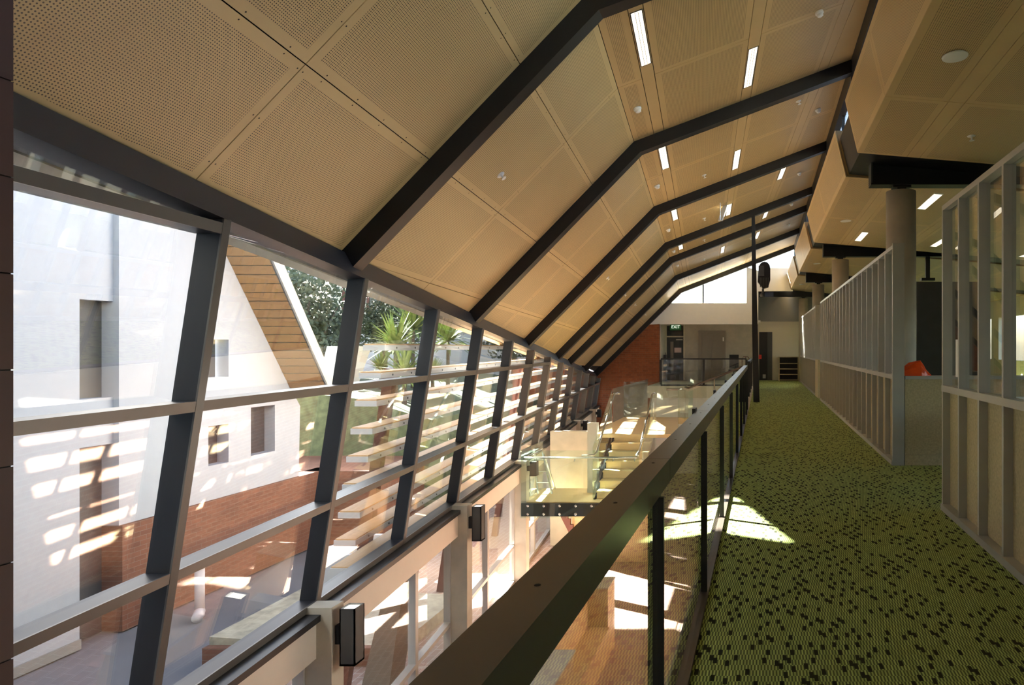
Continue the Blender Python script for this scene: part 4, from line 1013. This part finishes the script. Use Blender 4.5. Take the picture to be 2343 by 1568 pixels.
# garden bed and paved path seen through the lower windows
gb = empty('garden_bed', 'dry gravelly garden bed outside the lower windows', 'garden bed')
MB().prism_y([(-8.6, ZL), (-5.72, ZL), (-5.72, ZL + 0.22), (-8.6, ZL + 0.40)], 10.62, 12.9).build('soil', 'soil', gb)
MB().box(-8.6, -5.60, 10.48, 10.60, ZL, ZL + 0.28).build('edging', 'brick_out', gb)
rk = MB().hexa([(-5.62, 9.5, ZL), (-5.22, 9.5, ZL), (-5.22, 9.9, ZL), (-5.62, 9.9, ZL), (-5.12, 9.5, -1.36), (-4.92, 9.5, -1.36), (-4.92, 9.9, -1.36), (-5.12, 9.9, -1.36)]).build('raking_column', 'concrete_backlit')
tag(rk, 'raking concrete column outside the lower windows, backlit shade painted in', 'column', kind='structure')
pt = empty('brick_path', 'pink clay paved path along the lower windows', 'path', kind='structure')
MB().box(-5.86, -4.75, 6.9, 10.45, ZL - 0.02, ZL + 0.02).build('bed', 'grout', pt)
pm = MB().box(-0.112, 0.112, -0.054, 0.054, 0, 0.02).mesh('paver')
for i in range(4):
    for j in range(29):
        x = -5.74 + i * 0.232 + (0.116 if j % 2 else 0.0); y = 6.98 + j * 0.118
        if x + 0.112 > sillx(y) - 0.12: continue
        mesh_obj('paver', pm, 'brick_paver', pt, loc=(x, y, ZL + 0.02))
# planted bank, plants and trees
bkk = empty('garden_bank', 'planted earth bank beyond the louvres', 'bank', kind='structure')
MB().prism_y([(-16, zp), (-8.6, ZL), (-9.4, -0.6), (-11.5, 0.0), (-16, 0.5)], 19.4, 34.0).build('earth', 'ground_cover', bkk)
def yucca(p, sc_, lab, zg):
    t = empty('yucca_plant', lab, 'plant', 'yucca plants on the bank'); mb = MB()
    for k in range(120):
        a = random.uniform(0, 2 * math.pi); el = random.uniform(-0.35, 1.45); L = sc_ * random.uniform(0.7, 1.1); wv = 0.036 * sc_
        d = V((math.cos(a) * math.cos(el), math.sin(a) * math.cos(el), math.sin(el))); s = V((-math.sin(a), math.cos(a), 0)) * wv
        b0 = V(p) + V((0, 0, 0.25 * sc_)); m1 = b0 + d * L * 0.5; tip = b0 + d * L + V((0, 0, -0.18 * L * math.cos(el)))
        mb.quad(b0 - s * 0.6, b0 + s * 0.6, m1 + s, m1 - s); mb.quad(m1 - s, m1 + s, tip + s * 0.1, tip - s * 0.1)
    mb.build('leaves', 'leaf_yucca', t); MB().tube([V((p[0], p[1], zg - 0.05)), V(p) + V((0, 0, 0.3 * sc_))], [0.08, 0.05], 8).build('stem', 'bark', t)
for (u, v, Y, s, lab) in ((905, 800, 21.0, 1.15, 'bright green yucca beside the third mullion'), (945, 765, 23.5, 1.5, 'tallest bright green yucca behind the top louvre'), (925, 862, 20.4, 1.0, 'bright green yucca between the two top louvres'), (1025, 790, 25.5, 1.4, 'bright green yucca seen past the fourth mullion'), (872, 845, 22.2, 0.7, 'small dull yucca low at the left of the group'), (990, 860, 22.5, 0.75, 'small yucca behind the third mullion')):
    p = at(u, v, Y); zg = -0.6 + 0.6 * (-9.4 - p.x) / 2.1 if p.x > -11.5 else 0.0 + 0.5 * (-11.5 - p.x) / 4.5
    yucca((p.x, p.y, p.z - 0.2), s, lab, zg)
def gs(): return max(-1.15, min(1.15, random.gauss(0, 1)))
def tree(p, h, r, mat, lab, n=1500, leaf=0.16, name='garden_tree'):
    t = empty(name, lab, 'tree', 'trees beyond the yard'); p = V(p)
    mb = MB(); mb.tube([p, p + V((0.05, 0, h * 0.45)), p + V((0, 0.1, h * 0.8))], [0.14, 0.10, 0.04], 8)
    for k in range(5):
        a = k * 1.256; mb.tube([p + V((0.03, 0, h * 0.4)), p + V((math.cos(a) * r * 0.6, math.sin(a) * r * 0.6, h * 0.75))], [0.05, 0.02], 6)
    mb.build('trunk', 'bark', t)
    cl = [(gs() * 0.45 * r, gs() * 0.45 * r, h * random.uniform(0.40, 1.0)) for _ in range(26)]
    lf_ = MB()
    for k in range(n):
        c0 = random.choice(cl); q = p + V(c0) + V((gs() * 0.24 * r, gs() * 0.24 * r, gs() * 0.24 * r))
        a = V((random.gauss(0, 1), random.gauss(0, 1), random.gauss(0, 1))).normalized() * leaf; b2 = a.cross(V((random.gauss(0, 1), random.gauss(0, 1), random.gauss(0, 1)))).normalized() * leaf * 0.5
        lf_.quad(q - a * 0.5, q + b2 * 0.5, q + a * 0.5, q - b2 * 0.5)
    lf_.build('crown', mat, t)
zt = 0.5
tree((-17.0, 25.5, -1.7), 6.2, 1.9, 'leaf_grey', 'grey green tree beyond the raking gable edge', 7000, 0.2)
tree((-13.6, 24.5, 0.15), 2.9, 1.2, 'leaf_dark', 'dark conifer bush left of the yuccas', 5000, 0.12)
tree((-14.6, 29.8, 0.3), 4.1, 1.3, 'leaf_grey', 'pale leafy tree behind the yuccas', 6000, 0.18)
tree((-11.0, 30.2, -0.2), 4.2, 1.6, 'leaf_dark', 'dark leafy tree at the end of the bank', 6000, 0.18)
tree((-22.5, 24.0, -1.7), 5.0, 1.3, 'leaf_dark', 'dark tree low behind the grey green tree', 5000, 0.2)
tree((-14.0, 52.0, ZL), 8.0, 1.6, 'leaf_dark', 'dark tree far outside the gable window', 1500, 0.3)
# boundary wall and houses beyond
bwz = empty('boundary_wall', 'pale moulded garden wall beyond the yuccas', 'wall', kind='structure')
MB().box(-24, -8.2, 33.0, 33.3, ZL, 2.2).build('panel', 'white_render_shaded', bwz); MB().box(-24, -8.2, 32.9, 33.4, 2.2, 2.4).build('coping', 'white_render_shaded', bwz)
hs1 = empty('house', 'pale house with tall red framed windows above the garden wall', 'building')
MB().box(-24, -19.5, 38, 44, ZL, 6.5).build('wall', 'wall_cream', hs1)
for k in range(3): MB().box(-23.2 + k * 1.35, -22.4 + k * 1.35, 37.96, 38.0, 3.4, 5.6).build('window', 'dark_glass', hs1)
for k in range(3): MB().box(-23.35 + k * 1.35, -23.2 + k * 1.35, 37.93, 38.0, 3.2, 5.8).build('frame', 'red_brown_steel', hs1)
hs2 = empty('house', 'slate roofed house behind the grey green tree', 'building')
MB().box(-33, -26, 36, 42, ZL, 5.4).build('wall', 'white_render_shaded', hs2)
MB().prism_y([(-33.4, 5.4), (-25.6, 5.4), (-27.4, 7.4), (-31.5, 7.4)], 35.6, 42.4).build('roof', 'slate', hs2)
hs3 = empty('house', 'pale flat building far outside the gable window', 'building')
MB().box(-9.5, 3, 60, 66, ZL, 4.9).build('wall', 'white_render_shaded', hs3); MB().box(-9.8, 3.3, 59.7, 66.3, 4.9, 5.15).build('roof', 'white_render_shaded', hs3); MB().box(-5.2, -4.4, 61, 61.8, 5.15, 6.1).build('chimney', 'white_render_shaded', hs3)
